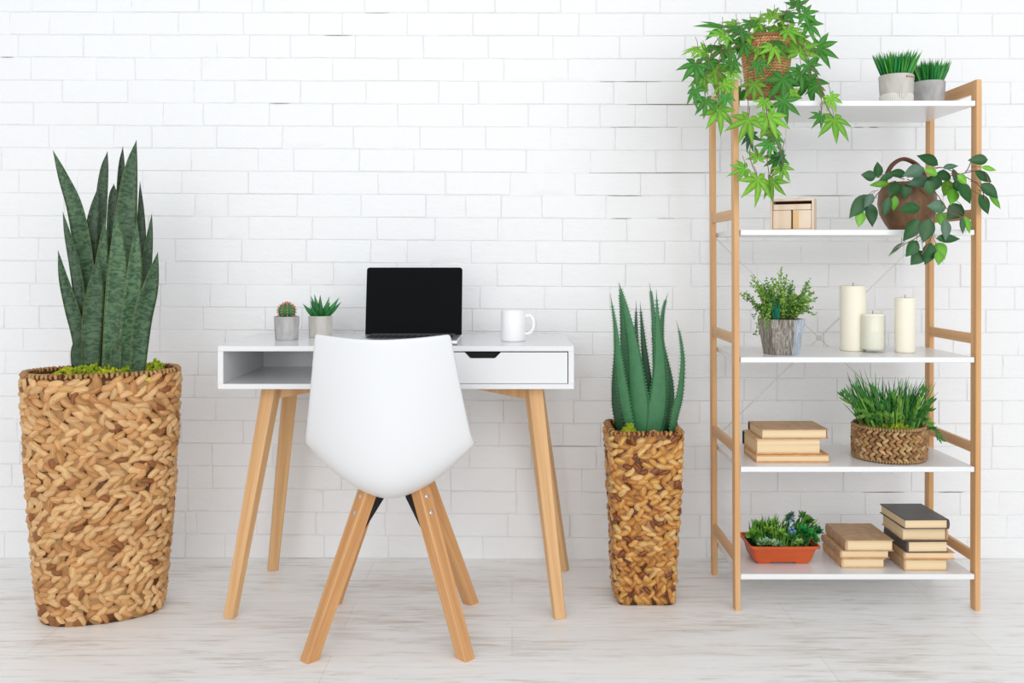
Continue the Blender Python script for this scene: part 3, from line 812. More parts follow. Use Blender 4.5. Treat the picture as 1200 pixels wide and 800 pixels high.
for i in range(NS):
    for k in range(NU): a=i*(NU+1)+k; fs.append([a,a+1,a+NU+2,a+NU+1])
mb=MB(); mb.add(vs,fs); sh=mb.build('shell',M_shell,chair,smooth=True)
so=sh.modifiers.new('thick','SOLIDIFY'); so.thickness=.006; so.offset=0
ss=sh.modifiers.new('smooth','SUBSURF'); ss.levels=1; ss.render_levels=1
feet=[(-.532+.004,2.437),(-.1175,2.448),(-.541,2.846),(-.1215,2.852)]
for (fx,fy) in feet:
    f=Vector((fx,fy,0)); rad=(f-CC); rad.z=0; rad.normalize()
    top=CC+rad*.098+Vector((0,0,.412)); 
    tang=Vector((-rad.y,rad.x,0))
    fz=f-rad*.004
    lg=beam('leg',fz,top,(.0345,.0400),(.0345,.0400),M_oak,chair,tang,.002,flat0=0)
    Z=(top-fz).normalized(); out=(rad-Z*rad.dot(Z)).normalized()
    for s in (.845,.945):
        p=fz.lerp(top,s)+out*.0195
        mb=MB(); tube(mb,[p-out*.003,p+out*.0015,p+out*.003],[.0068,.0068,.004],12)
        bo=mb.build('bolt',M_steel,None,smooth=True,angle=40)
        # bolts ride on the leg
        bo.parent=lg; bo.matrix_parent_inverse=(Matrix.Translation(chair.location)@Matrix.Translation(lg.location)@lg.rotation_quaternion.to_matrix().to_4x4()).inverted()
    # black wedge bracket on the inner side
    a=fz.lerp(top,.76)-out*.0185; b_=top-out*.0185+Vector((0,0,-.004)); c_=CC+rad*.052+Vector((0,0,.396)); 
    mb=MB(); hw=tang*.0165
    d_=CC+rad*.056+Vector((0,0,.384))
    q=[a,b_,c_,d_]
    mb.add([v+hw for v in q]+[v-hw for v in q],[[0,1,2,3],[7,6,5,4],[0,4,5,1],[1,5,6,2],[2,6,7,3],[3,7,4,0]])
    fixn(mb.build('bracket',M_black,chair))
mb=MB(); box(mb,CC.x-.045,CC.x+.045,CC.y-.02,CC.y+.05,.383,.389,.002); mb.build('mounting_plate',M_black,chair)

# ------------------------------------------------------------------ shelf unit
FY=2.78; BY=3.095
unit=empty('shelving_unit',(1.02,2.94,0),'tall bamboo shelving unit with five white shelves against the brick wall','shelf')
pw,pd=.016,.034
LX=(868-600)*FY/F-pw/2; RX=(1149.3-600)*FY/F-pw/2
posts=[(LX,FY+pd/2),(RX,FY+pd/2),(LX,BY+pd/2-.004),(RX,BY+pd/2-.004)]
for x,y in posts:
    beam('post',(x-(.0 if x>1 else 0),y,0),(x+(.004 if x>1 else -.006),y,1.569),(pw,pw),(pd,pd),M_bam,unit,(1,0,0),.0015)
SZ=[1.507,1.1256,.749,.4256,.1083]
lx=LX+pw/2+.0005; rx=RX-pw/2-.0005
for z in SZ:
    mb=MB(); box(mb,lx-.003 if z>1.3 else lx,rx+ (.003 if z>1.3 else 0),FY+.003,BY+pd-.006,z-.016,z,.0015)
    mb.build('shelf_board',M_shelf,unit)
for x in (LX,RX):
    ox=(-.006 if x<1 else .004)
    for z in (1.172,.8015,.4775,.154):
        beam('side_rail',(x+ox*z/1.569,FY+pd,z),(x+ox*z/1.569,BY-.004,z),.013,.030,M_bam,unit,(1,0,0),.0012)
    beam('side_rail',(x+ox,FY+pd,1.5505),(x+ox,BY-.004,1.5505),.015,.037,M_bam,unit,(1,0,0),.0012)
for x,y in posts:
    for z in SZ[1:4]:
        mb=MB(); s=-1 if x<1 else 1
        p=Vector((x+s*(pw/2-.001),y,z-.008)); tube(mb,[p,p+Vector((s*.0025,0,0))],.004,8); mb.build('screw',M_steel,unit)
WYb=BY+pd+.001
def wz(px,py): return P(px,py,WYb)
mb=MB(); a=Vector((LX,WYb,1.118)); b_=Vector((RX,WYb,.435)); tube(mb,[a,b_],.0017,6); mb.build('brace_rod',M_wire,unit)
mb=MB(); a=Vector((RX,WYb+.004,1.118)); b_=Vector((LX,WYb+.004,.435)); tube(mb,[a,b_],.0017,6); mb.build('brace_rod',M_wire,unit)
mb=MB(); m=Vector(((LX+RX)/2,WYb+.002,.7765)); tube(mb,[m+Vector((0,-.004,0)),m+Vector((0,.004,0))],.009,14); mb.build('brace_joint',M_wire,unit)

# ------------------------------------------------------------------ foliage tools
def simple_leaf(mb, base, d, nrm, L_, W_, col, mi=0, fold=.15, droop=.1, nseg=6, peak=.38):
    d=Vector(d).normalized(); nrm=Vector(nrm); nrm=(nrm-d*nrm.dot(d)).normalized(); s=d.cross(nrm)
    vs=[];fs=[];cs=[]; ed=tuple(q*.86 for q in col); md=tuple(min(1,q*1.35+.008) for q in col)
    for i in range(nseg+1):
        t=i/nseg
        w=W_/2*(math.sin(math.pi*t**(math.log(.5)/math.log(peak))) if 0<t<1 else 0)
        if t>.75: w*=.92
        p=base+d*(L_*t)-nrm*(droop*L_*t*t)
        vs+= [p-s*w+nrm*(fold*w), p-nrm*.0, p+s*w+nrm*(fold*w)]; cs+=[ed,md,ed]
    for i in range(nseg):
        a=i*3; fs+=[[a,a+1,a+4,a+3],[a+1,a+2,a+5,a+4]]
    mb.add(vs,fs,mi,None,cs)
def small_leaf(mb,base,d,nrm,L_,W_,col):
    d=Vector(d).normalized(); nrm=Vector(nrm); nrm=nrm-d*nrm.dot(d)
    if nrm.length<1e-4: nrm=Vector((1,0,0))-d*d.x
    nrm.normalize(); s=d.cross(nrm)*W_/2
    mb.add([base,base+d*L_*.35-s+nrm*.15*W_,base+d*L_*.7-s*.8+nrm*.1*W_,base+d*L_,base+d*L_*.7+s*.8+nrm*.1*W_,base+d*L_*.35+s+nrm*.15*W_,base+d*L_*.5-nrm*.05*W_],
      [[0,1,6],[1,2,6],[2,3,6],[3,4,6],[4,5,6],[5,0,6]],0,None,col)
def grassblade(mb,base,tip,w,col,bend=0.0,face=(0,-1,.2)):
    mid=base.lerp(tip,.5)+Vector((0,0,bend)); C=[base,base.lerp(mid,.5)+Vector((0,0,bend*.3)),mid,mid.lerp(tip,.55)+Vector((0,0,bend*.3)),tip]
    ws=[.8,1,.9,.55,.02]; vs=[]
    for i,p in enumerate(C):
        T=(C[min(4,i+1)]-C[max(0,i-1)]).normalized(); S=T.cross(Vector(face)).normalized(); Nn=S.cross(T)
        vs+=[p-S*w/2*ws[i],p-Nn*w*.25*ws[i],p+S*w/2*ws[i]]
    fs=[]
    for i in range(4): a=i*3; fs+=[[a,a+1,a+4,a+3],[a+1,a+2,a+5,a+4]]
    mb.add(vs,fs,0,None,col)
def jit(c,r,a=.2): 
    j=r.uniform(1-a,1+a); return (c[0]*j*r.uniform(.9,1.1),c[1]*j,c[2]*j*r.uniform(.9,1.1))
DG=srgb(34,92,44); MG=srgb(66,134,44); LG=srgb(106,158,48); BG=srgb(44,98,70)

# ---- maple-leaf vine
D0=2.93; c=P(898,118,D0); c.z=SZ[0]+.0005
vine=empty('trailing_vine',c,'trailing plant with star-shaped leaves in a brown rope basket on the top shelf','potted plant')
mb=MB(); rb,rt,hh=.052,.080,.212
lathe(mb,[(.001,.001),(rb-.004,.001),(rb-.003,.004),(rt-.003,hh-.003),(rt-.012,hh),(rt-.016,hh-.03)],c,40,1)
lathe(mb,[(rt-.014,hh-.03),(.001,hh-.028)],c,40,2)
r=random.Random(11)
nrow=26
for i in range(nrow):
    z=.004+(i+.5)*hh/nrow; rr=lerp(rb,rt,z/hh)
    m=int(2*math.pi*rr/.0095)
    for k in range(m):
        a=2*math.pi*(k+.5*(i%2))/m
        nn=Vector((math.cos(a),math.sin(a),0)); T=Vector((-math.sin(a),math.cos(a),0))
        p=c+nn*(rr-.002)+Vector((0,0,z)); j=r.uniform(.75,1.2); col=Vector(srgb(236,188,132))*j
        dd=T*.0062+Vector((0,0,.0034))
        tube(mb,[p-dd,p+nn*.0022,p+dd],[.0018,.0042,.0018],5,0,tuple(col))
pts=[]
for k in range(41):
    a=2*math.pi*k/40; pts.append(c+Vector((math.cos(a)*rt,math.sin(a)*rt,hh)))
tube(mb,pts,.006,8,0,srgb(158,112,70))
mb.build('basket',[M_strand,M_wdark,M_soil],vine,smooth=True)
def maple(mb,ctr,size,dirv,nrm,col,r):
    dirv=Vector(dirv); nrm=Vector(nrm).normalized(); dirv=(dirv-nrm*dirv.dot(nrm)).normalized(); side=nrm.cross(dirv)
    lobes=[(0,1),(38,.92),(-38,.92),(80,.74),(-80,.74),(128,.46),(-128,.46)]
    vs=[ctr.copy()];fs=[];cs=[tuple(min(1,q*1.5) for q in col)]; ed=tuple(q*.82 for q in col); md=tuple(min(1,q*1.45+.01) for q in col)
    for an,ln in lobes:
        a=math.radians(an+r.uniform(-6,6)); d=dirv*math.cos(a)+side*math.sin(a); s=nrm.cross(d)
        Ln=size*ln*r.uniform(.92,1.06); dr=r.uniform(.08,.34)
        prev=None; W=[0.025,.085,.132,.108,.055,.0]; b=len(vs)
        for i in range(1,6):
            t=i/5; w=size*W[i]*(.75+.25*ln); p=ctr+d*Ln*t-nrm*(dr*Ln*t*t)
            vs+=[p-s*w+nrm*w*.35,p,p+s*w+nrm*w*.35]; cs+=[ed,md,ed]
        fs+=[[0,b,b+1],[0,b+1,b+2]]
        for i in range(4): q=b+i*3; fs+=[[q,q+3,q+4,q+1],[q+1,q+4,q+5,q+2]]
    mb.add(vs,fs,0,None,cs)
ML=[(815,75,27,268,'d'),(838,82,32,275,'l'),(827,118,20,270,'d'),(842,128,28,275,'l'),(818,58,18,200,'l'),(864,48,24,290,'d'),(846,34,30,185,'d'),(884,98,23,270,'l'),(918,92,32,265,'d'),(888,74,18,300,'d'),
(936,62,33,80,'l'),(958,56,27,340,'d'),(948,95,30,275,'d'),(918,118,25,285,'d'),(973,114,18,300,'l'),(962,136,16,230,'d'),(977,140,29,265,'l'),(877,140,29,245,'l'),(900,136,29,290,'l'),(905,20,20,110,'l'),
(933,8,20,70,'d'),(942,16,18,330,'d'),(946,28,22,325,'d'),(898,42,26,280,'l'),(915,24,20,60,'l'),(922,36,22,330,'l'),(850,112,17,260,'d'),(868,108,18,250,'d'),(946,76,18,320,'d'),(890,27,22,150,'l'),(815,105,22,270,'d'),
(888,210,30,265,'l'),(873,198,19,200,'l'),(888,186,17,95,'l'),(906,212,24,268,'l'),(908,160,18,250,'d'),(916,178,22,280,'b'),(902,168,18,230,'d'),(880,158,20,230,'b'),(917,196,18,262,'l'),(876,42,22,190,'l'),(856,60,20,230,'d'),(828,62,18,150,'l'),(906,56,22,250,'l'),(930,44,18,10,'l'),(880,30,18,120,'d'),(868,36,26,200,'d'),(862,30,22,170,'l'),(896,32,24,230,'l'),(912,32,24,290,'l'),(921,18,22,30,'d'),(905,52,24,300,'d'),(890,58,20,250,'l'),(872,52,22,240,'d'),(858,72,18,260,'d'),(845,58,22,230,'d'),(832,72,22,290,'d'),(824,90,20,250,'l'),(848,98,20,300,'l'),(856,84,16,330,'l'),(938,84,22,240,'d'),(926,108,18,300,'l'),(957,100,16,250,'d'),(902,150,20,300,'l'),(912,184,20,250,'d'),(896,118,18,260,'l'),(850,42,24,200,'l'),(936,46,18,300,'l')]
r=random.Random(21); mb=MB(); leafpos=[]
for i,(x,y,s,an,cc) in enumerate(ML):
    if y>112 or x<862 and y>90: D=r.uniform(2.70,2.75)
    elif 870<x<930 and y>48: D=r.uniform(2.80,2.84)
    elif x<862: D=r.uniform(2.74,2.86)
    else: D=r.uniform(2.80,2.96)
    if x>955 and y>100: D=r.uniform(2.72,2.76)
    ctr=P(x,y,D); leafpos.append(ctr); a=math.radians(an)
    flat= y<60 and not (x>930)
    nrm=Vector((r.uniform(-.35,.35),-1,r.uniform(-.1,.45))) if not flat else Vector((r.uniform(-.3,.3),-.75,r.uniform(.4,.9)))
    if i in (34,36,38,30): nrm=Vector((-.8 if i!=36 else .8,-.6,.1))
    col=jit({'l':LG,'d':srgb(62,122,44),'b':srgb(52,104,64)}[cc],r,.18)
    maple(mb,ctr,s*1.14*D/F,(math.cos(a),0,math.sin(a)),nrm,col,r)
mb.build('foliage',M_leafm,vine)
mb=MB()
stems=[[(898,45,2.9),(862,34,2.84),(838,50,2.78),(828,90,2.75),(826,118,2.74)],[(895,46,2.9),(858,40,2.8),(843,70,2.75),(842,128,2.72)],[(898,45,2.92),(912,22,2.9),(930,12,2.88),(942,14,2.86)],
[(900,45,2.92),(925,28,2.88),(946,28,2.85)],[(902,45,2.9),(930,44,2.85),(948,70,2.82),(960,95,2.77),(966,118,2.75),(976,138,2.73)],[(890,47,2.88),(878,70,2.8),(877,110,2.76),(877,138,2.72)],
[(896,47,2.88),(897,70,2.81),(898,110,2.76),(899,136,2.72),(906,160,2.71),(915,178,2.71),(917,195,2.71)],[(877,138,2.72),(880,160,2.71),(879,185,2.72),(888,208,2.71)],[(905,165,2.72),(899,182,2.72),(902,210,2.71)],
[(925,40,2.86),(948,60,2.82),(958,56,2.84)],[(885,47,2.86),(850,60,2.78),(820,72,2.75),(815,75,2.74)],[(945,68,2.82),(952,92,2.8)],[(960,95,2.77),(963,120,2.75),(962,136,2.74)]]
for s in stems:
    tube(mb,cr([P(*q) for q in s],14),.0013,5)
for lp in leafpos:
    tgt=lp+Vector((r.uniform(-.012,.012),.012,.04)); tube(mb,[lp,lp.lerp(tgt,.5)+Vector((.002,0,.003)),tgt],.0008,4)
mb.build('stems',M_stem,vine)

# ---- two grass pots
def grass_pot(px,D,topy,dia,label,ribs,tint,gy,seed):
    c=P(px,118,D); c.z=SZ[0]+.0005; h=CH-(topy-HZ)*D/F-SZ[0]
    o=empty('grass_pot',c,label,'potted plant','concrete grass pots on the top shelf')
    mb=MB()
    R=dia/2; pr=[(.001,0),(R*.86,0),(R*.88,.004),(R*.95,h*.45),(R,h-.003),(R-.002,h),(R-.008,h),(R-.010,h-.012)]
    lathe(mb,pr,c,56,0,shape=lambda a:1+.008*math.sin(3*a))
    lathe(mb,[(R-.0095,h-.012),(.001,h-.010)],c,56,1)
    mb.build('pot',[M_concw if ribs else M_conc,M_soil],o,smooth=True,angle=40)
    if ribs:
        mb=MB()
        lathe(mb,[(R*.875,.001),(R*.885,.002),(R*.932,h*.33),(R*.928,h*.34)],c,56,0)
        for k in range(44):
            a=2*math.pi*k/44; nn=Vector((math.cos(a),math.sin(a),0))
            tube(mb,[c+nn*R*.893+Vector((0,0,.004)),c+nn*R*.932+Vector((0,0,h*.30))],.0019,5)
        mb.build('ribbed_band',M_concl,o)
        mb=MB()
        for k in range(9):
            a=math.radians(-78+k*4.5); nn=Vector((math.cos(a),math.sin(a),0)); s=.0034 if k==0 else .0014
            p=c+nn*(R*.992)+Vector((0,0,h-.0105)); tube(mb,[p-Vector((0,0,s)),p+Vector((0,0,s))],.0022,6)
        mb.build('rust_mark',M_rust,o)
    r=random.Random(seed); mb=MB()
    for k in range(420):
        a=r.uniform(0,6.283); q=r.random()**.5*(R-.014)
        b_=c+Vector((math.cos(a)*q,math.sin(a)*q,h-.012)); ln=(topy-gy)*D/F*r.uniform(.62,1.05)+.012
        lean=q/R*.62
        tp=b_+Vector((math.cos(a)*lean*ln+r.uniform(-.006,.006),math.sin(a)*lean*ln+r.uniform(-.006,.006),ln))
        col=jit(srgb(30,134,58) if r.random()<.75 else srgb(96,164,48),r,.25)
        grassblade(mb,b_,tp,.0052,col,bend=.001,face=(math.cos(a+1.5)*.3,-1,.2))
    mb.build('grass',M_grass,o)
grass_pot(1050.5,2.865,89,.102,'taller grass in a beige concrete pot with ribbed white foot, top shelf',True,1,62,3)
grass_pot(1089,2.95,96.5,.095,'shorter grass in a plain grey concrete pot beside the post on the top shelf',False,1,72,4)

# ---- wooden block calendar / box
D=2.855; c=P(930,269.5,D); c.z=SZ[1]+.0005
bx=empty('wooden_box',c,'small pale wooden box holding two blocks under a bar on the second shelf','box')
Mz=Matrix.Translation(c)@Matrix.Rotation(math.radians(-26),4,'Z')
mb=MB(); W=.126;H=.0945;dp=.062;f=.0055
for (a,b_,z0,z1) in [(-W/2,-W/2+f,0,H),(W/2-f,W/2,0,H),(-W/2+f,W/2-f,0,f*.6),(-W/2+f,W/2-f,H-f*1.3,H)]:
    box(mb,a,b_,-dp/2,dp/2,z0,z1,.0008,M=Mz)
mb.build('frame',M_crate,bx)
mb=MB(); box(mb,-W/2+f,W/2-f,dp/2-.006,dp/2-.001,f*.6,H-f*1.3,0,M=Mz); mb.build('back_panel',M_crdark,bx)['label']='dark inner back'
mb=MB(); box(mb,-W/2+f+.002,W/2-f-.002,-dp/2+.003,dp/2-.008,.0605,.0775,.001,M=Mz); mb.build('bar',M_crate,bx)
mb=MB(); box(mb,-W/2+f+.001,-.0030,-dp/2+.003,dp/2-.008,f*.6+.0005,.0595,.0015,M=Mz); mb.build('block',M_crate,bx)
mb=MB(); box(mb,.0020,W/2-f-.001,-dp/2+.003,dp/2-.008,f*.6+.0005,.0595,.0015,M=Mz)
box(mb,.0030,.0200,-dp/2+.0024,-dp/2+.004,f*.6+.003,.056,.0003,1,M=Mz); mb.build('block',[M_crate,M_crate2],bx)

# ---- ficus in round basket
D0=2.93; c=P(1063,269,D0); c.z=SZ[1]+.0005
fic=empty('ficus_basket',c,'glossy-leaved ficus spilling from a round brown handled basket on the second shelf','potted plant')
mb=MB(); pr=[(.001,0),(.046,0),(.050,.002),(.064,.022),(.080,.052),(.086,.085),(.083,.115),(.072,.142),(.066,.150),(.060,.148),(.060,.13)]
lathe(mb,pr,c,48,0,shape=lambda a:1+.012*math.sin(a*12)); lathe(mb,[(.061,.132),(.001,.135)],c,48,1)
mb.build('basket',[M_round,M_soil],fic,smooth=True)
mb=MB()
pts=[c+Vector((-.072+.0*k,0,.13)) for k in range(1)]
hz0=[(-.070,.128),(-.067,.165),(-.048,.203),(-.015,.224),(.018,.218),(.048,.196),(.066,.160),(.070,.128)]
for off in (-.005,.005):
    tube(mb,cr([c+Vector((x*.93+.0,off+.01,z)) for x,z in hz0],24),.0058,8)
mb.build('handle',M_handle,fic,smooth=True)
FL=[(240,230,90,60,170,'d'),(293,195,95,55,95,'d'),(305,278,120,40,185,'l'),(410,215,110,55,175,'d'),(505,205,130,75,200,'b'),(540,262,135,74,190,'b'),(590,135,130,80,150,'d'),(675,230,110,70,180,'d'),(700,300,100,90,260,'l'),(390,310,100,70,225,'d'),(455,320,90,70,270,'d'),(480,420,140,70,185,'d'),(390,390,90,45,265,'l'),(345,410,120,50,255,'d'),(185,405,175,80,230,'d'),(190,480,100,55,255,'l'),(257,455,140,68,275,'d'),(240,375,95,50,240,'b'),(640,410,110,75,175,'b'),(745,440,115,90,225,'d'),(665,480,80,64,270,'l'),(692,545,125,55,265,'b'),(805,325,145,80,300,'d'),(720,175,90,35,10,'b'),(885,135,110,60,180,'d'),(945,187,100,30,350,'l'),(915,235,125,50,330,'d'),(950,315,130,68,320,'d'),(980,378,115,40,310,'l'),(920,395,135,60,300,'d'),(790,250,80,50,320,'l'),(822,515,105,42,290,'l'),(790,520,100,32,270,'d'),(495,545,155,78,235,'d'),(578,550,145,82,255,'d'),(705,597,145,52,0,'d'),(495,655,115,72,235,'d'),(525,710,105,74,230,'d'),(590,685,135,84,255,'d'),(660,670,110,85,300,'l'),(650,710,85,64,270,'l'),(410,640,95,14,205,'b'),(390,670,95,11,210,'l'),(730,350,100,74,260,'l'),(620,275,110,84,250,'d'),(606,205,90,54,160,'l'),(345,235,90,40,200,'d'),(600,300,90,60,290,'d'),(745,230,90,40,280,'b'),(760,290,80,60,250,'d')]
r=random.Random(31); mb=MB(); st=MB()
for (x,y,L_,W_,an,cc) in FL:
    px=970+x/5; py=160+y/5
    D = r.uniform(2.71,2.76) if (px>1125 or py>262) else r.uniform(2.76,2.84)
    if px<1030: D=r.uniform(2.76,2.86)
    k=D/F/5; a=math.radians(an); d=Vector((math.cos(a),r.uniform(-.25,.05),math.sin(a)))
    nn=Vector((r.uniform(-.35,.35),-1,r.uniform(.05,.5)))
    if W_<20: nn=Vector((-.3,-.25,1))
    ctr=P(px,py,D); base=ctr-d.normalized()*L_*k*.5
    simple_leaf(mb,base,d,nn,L_*k*1.02,max(W_,30)*k*1.1,jit({'l':srgb(98,160,44),'d':srgb(32,82,34),'b':srgb(72,106,82)}[cc],r,.18),fold=.22,droop=r.uniform(.05,.22),nseg=8,peak=.42)
    # petiole towards a stem
    src=Vector((c.x,c.y-.02,c.z+.15)); q=base+(src-base).normalized()*.03+Vector((0,0,.006))
    tube(st,[base,base.lerp(q,.5)+Vector((0,0,.002)),q],.0008,4)
mb.build('foliage',M_leaf,fic,smooth=True)
for s in [[(1063,208,2.92),(1100,196,2.85),(1128,204,2.78),(1140,185,2.75)],[(1063,210,2.9),(1095,225,2.80),(1110,245,2.76),(1128,255,2.74)],[(1060,210,2.9),(1040,205,2.86),(1012,207,2.84)],[(1050,212,2.9),(1035,220,2.85),(1018,240,2.82)],
          [(1070,215,2.88),(1090,235,2.8),(1095,265,2.75),(1088,285,2.72),(1080,298,2.72)],[(1094,265,2.74),(1075,278,2.72),(1062,285,2.73),(1045,295,2.74)],[(1070,212,2.9),(1120,205,2.8),(1150,200,2.74),(1160,215,2.73)],[(1128,205,2.78),(1148,218,2.74),(1155,235,2.73)]]:
    tube(st,cr([P(*q) for q in s],14),.0014,5)
st.build('stems',M_stem,fic)

# ---- fern in weathered bucket
D=2.885; c=P(915.5,417,2.885); c.z=SZ[2]+.0005
fern=empty('fern_bucket',c,'fine-leaved green fern in a weathered grey faceted wooden pot on the middle shelf','potted plant')
hB=.107; r0,r1=.053,.071
mb=MB(); vs=[];fs=[];ns=6; rot=math.radians(-70)
def hexring(r,z,n=6,sub=8):
    out=[]
    for k in range(n):
        a0=rot+2*math.pi*k/n; a1=rot+2*math.pi*(k+1)/n
        p0=Vector((math.cos(a0)*r,math.sin(a0)*r,z)); p1=Vector((math.cos(a1)*r,math.sin(a1)*r,z))
        for j in range(sub): out.append(c+p0.lerp(p1,j/sub))
    return out
RR=[hexring(r0,0),hexring(r0*1.0+.001,.004)]+[hexring(lerp(r0,r1,k/10),hB*k/10) for k in range(1,11)]+[hexring(r1-.007,hB),hexring(r1-.010,hB-.014)]
m=len(RR[0])
for R_ in RR: vs+=R_
for j in range(len(RR)-1):
    for k in range(m): fs.append([j*m+k,j*m+(k+1)%m,(j+1)*m+(k+1)%m,(j+1)*m+k])
nf=len(fs); fs.append(list(range(m))[::-1]); mb.add(vs,fs); mb.add(RR[-1],[list(range(m))],1)
for q in range(nf):
    j_,k_=divmod(q,m)
    if k_//8==0 and j_<len(RR)-2 : mb.m[q]=2
mb.build('pot',[M_bucket,M_soil,M_bucketb],fern)
r=random.Random(41); mb=MB(); st=MB()
tips=[(868,343),(874,350),(885,332),(880,323),(893,334),(905,326),(916,314),(914,322),(925,330),(935,335),(945,333),(955,329),(951,342),(947,352),(940,360),(887,380),(884,372),(890,392),(893,362),(905,345),(925,345),(915,340),(900,335),(935,345),(930,352),(910,355),(945,366),(880,356),(898,350),(921,338)]
pxm=2.885/F
targets=[]
for t in tips: targets.append(t)
for k in range(110):
    t=r.choice(tips); u=r.uniform(.45,.95); targets.append((lerp(914,t[0],u)+r.uniform(-6,6),lerp(378,t[1],u)+r.uniform(-5,5)))
for (tx,ty) in targets:
    tp=P(tx,ty,2.885)+Vector((0,r.uniform(-.07,.06),0)); b_=c+Vector(((tx-914)*pxm*.35,r.uniform(-.03,.03),hB-.012))
    mid=b_.lerp(tp,.5)+Vector(((b_.x-tp.x)*-.1,0,.022)); C=cr([b_,mid,tp],16)
    if ty>370: C=cr([b_,b_.lerp(tp,.4)+Vector((-.01,-.02,.05)),tp],16)
    tube(st,C,.0007,4)
    colb=r.choice([srgb(112,160,54),srgb(96,142,50),srgb(134,176,70),srgb(58,104,46)])
    for i in range(3,17):
        T=(C[i]-C[i-1]).normalized()
        for s in (-1,1):
            side=Vector((s,r.uniform(-.6,.6),r.uniform(-.2,.5))); d=(side*.8+T*.6)
            small_leaf(mb,C[i]+Vector((r.uniform(-.004,.004),r.uniform(-.004,.004),r.uniform(-.004,.004))),d,Vector((r.uniform(-.8,.8),-1,.5)),r.uniform(.005,.009),r.uniform(.0035,.006),jit(colb,r,.3))
for k in range(10):
    b_=c+Vector((-.025+r.uniform(-.008,.008),-.045,hB-.01)); grassblade(mb,b_,b_+Vector((r.uniform(-.022,.004),-.01,r.uniform(.05,.075))),.004,jit(srgb(24,110,84),r,.2))
mb.build('foliage',M_leafm,fern); st.build('stems',M_stemg,fern)

# ---- candles
def candle(px,by,ty,wpx,label,glass=False):
    D=(CH-SZ[2])*F/(by-HZ); c=P(px,by,D+wpx*D/F/2); c.z=SZ[2]+.0005; R=wpx*D/F/2; H=(CH-(ty-HZ)*D/F)-SZ[2]
    o=empty('pillar_candle' if not glass else 'glass_candle',c,label,'candle','ivory candles on the middle shelf')
    z0=.008 if glass else 0
    mb=MB(); pr=[(.001,z0),(R-.002,z0),(R,z0+.003)]+[(R,lerp(z0+.01,H-.006,k/6)) for k in range(7)]+[(R-.0012,H-.001),(R-.004,H),(R-.012,H-.003),(.001,H-.004)]
    lathe(mb,pr,c,48,0); mb.build('wax',M_wax,o,smooth=True)
    mb=MB(); tube(mb,[c+Vector((0,0,H-.006)),c+Vector((.0005,0,H+.004)),c+Vector((.0015,0,H+.009))],.0009,6); mb.build('wick',M_wick,o)
    if glass:
        RG=R+.0048; HG=H-.006; mb=MB()
        lathe(mb,[(.001,0),(RG-.003,0),(RG,.003),(RG,HG-.001),(RG-.0008,HG),(RG-.0018,HG-.001),(RG-.002,.009),(RG-.004,.0072),(.001,.007)],c,48,0)
        fixn(mb.build('glass_cup',M_glass,o,smooth=True))
    return o
candle(999.5,412,335,29.5,'tallest and thickest ivory pillar candle on the middle shelf')
candle(1022.5,413.5,368,26,'short ivory candle standing in a clear glass on the middle shelf',True)
candle(1060.5,414,349,23,'slim ivory pillar candle with a visible wick, rightmost on the middle shelf')

# ---- books
def book(label,group,xL,xR,yF,yB,z,h,spine,cov,spcov=None,rot=0,thin=.0028,inset=.004,cat='book'):
    """hard-cover book lying flat; spine: 'L','R','B' (left, right, back)"""
    cx,cy=(xL+xR)/2,(yF+yB)/2
    o=empty('book',(cx,cy,z),label,cat,group)
    Mz=Matrix.Translation((cx,cy,z))@Matrix.Rotation(math.radians(rot),4,'Z')
    w=(xR-xL)/2; d=(yB-yF)/2; spcov=spcov or cov
    mb=MB(); box(mb,-w,w,-d,d,.0002,thin,.0007,M=Mz); box(mb,-w,w,-d,d,h-thin,h,.0007,M=Mz)
    # rounded spine
    vs=[];fs=[];n=8; prof=[]
    for k in range(n+1):
        a=-math.pi/2+math.pi*k/n; prof.append((math.cos(a)*min(.004,h*.18),h/2+math.sin(a)*(h/2-.0004)))
    inner=[(-.0025,h-thin*.5),(-.0025,thin*.5)]
    ring_=prof+inner; m=len(ring_)
    for e in (-1,1):
        for (o_,zz) in ring_:
            if spine=='L': vs.append((-w-o_+.001,e*d,zz))
            elif spine=='R': vs.append((w+o_-.001,e*d,zz))
            else: vs.append((e*w,d+o_-.001,zz))
    fs=[[k,(k+1)%m,m+(k+1)%m,m+k] for k in range(m)]+[list(range(m))[::-1],list(range(m,2*m))]
    mb.add(vs,fs,1,M=Mz)
    fixn(mb.build('cover',[cov,spcov],o))
    i=inset; a,b_,c_,e_=-w+i,w-i,-d+i,d-i
    if spine=='L': a=-w+.0015
    if spine=='R': b_=w-.0015
    if spine=='B': e_=d-.0015
    mb=MB(); box(mb,a,b_,c_,e_,thin-.0002,h-thin+.0002,.0003,M=Mz)
    mb.build('page_block',M_page,o)
    if spine in 'LR' and cov is M_dark or cov is M_tan:
        sx=(a+.001) if spine=='L' else (b_-.003)
        mb=MB(); box(mb,sx-.0,sx+.003,c_-.0008,c_+.002,thin,h-thin,.0002,M=Mz); mb.build('endband',M_red,o)
    return o
G1='flat-stacked books on the fourth shelf'
k=.0001
z=SZ[3]
book('thin orange-tan book at the bottom of the stack on the fourth shelf',G1,.735,.958,2.838,2.985,z,.0235,'B',M_orange,rot=0,thin=.004,inset=.003); z+=.0236
book('thick pale-paged book with dark spine in the middle of the fourth-shelf stack',G1,.736,.936,2.848,3.005,z,.046,'B',M_kraft,M_bdark,thin=.003,inset=.005,rot=1); z+=.0461
book('tan-covered book on top of the stack on the fourth shelf',G1,.753,.958,2.850,3.000,z,.0285,'B',M_tan,M_bdark,rot=1)
G2='left stack of books on the bottom shelf'
z=SZ[4]
book('kraft book at the bottom of the three-book stack on the lowest shelf',G2,.995,1.125,2.838,3.01,z,.0285,'L',M_kraft); z+=.0286
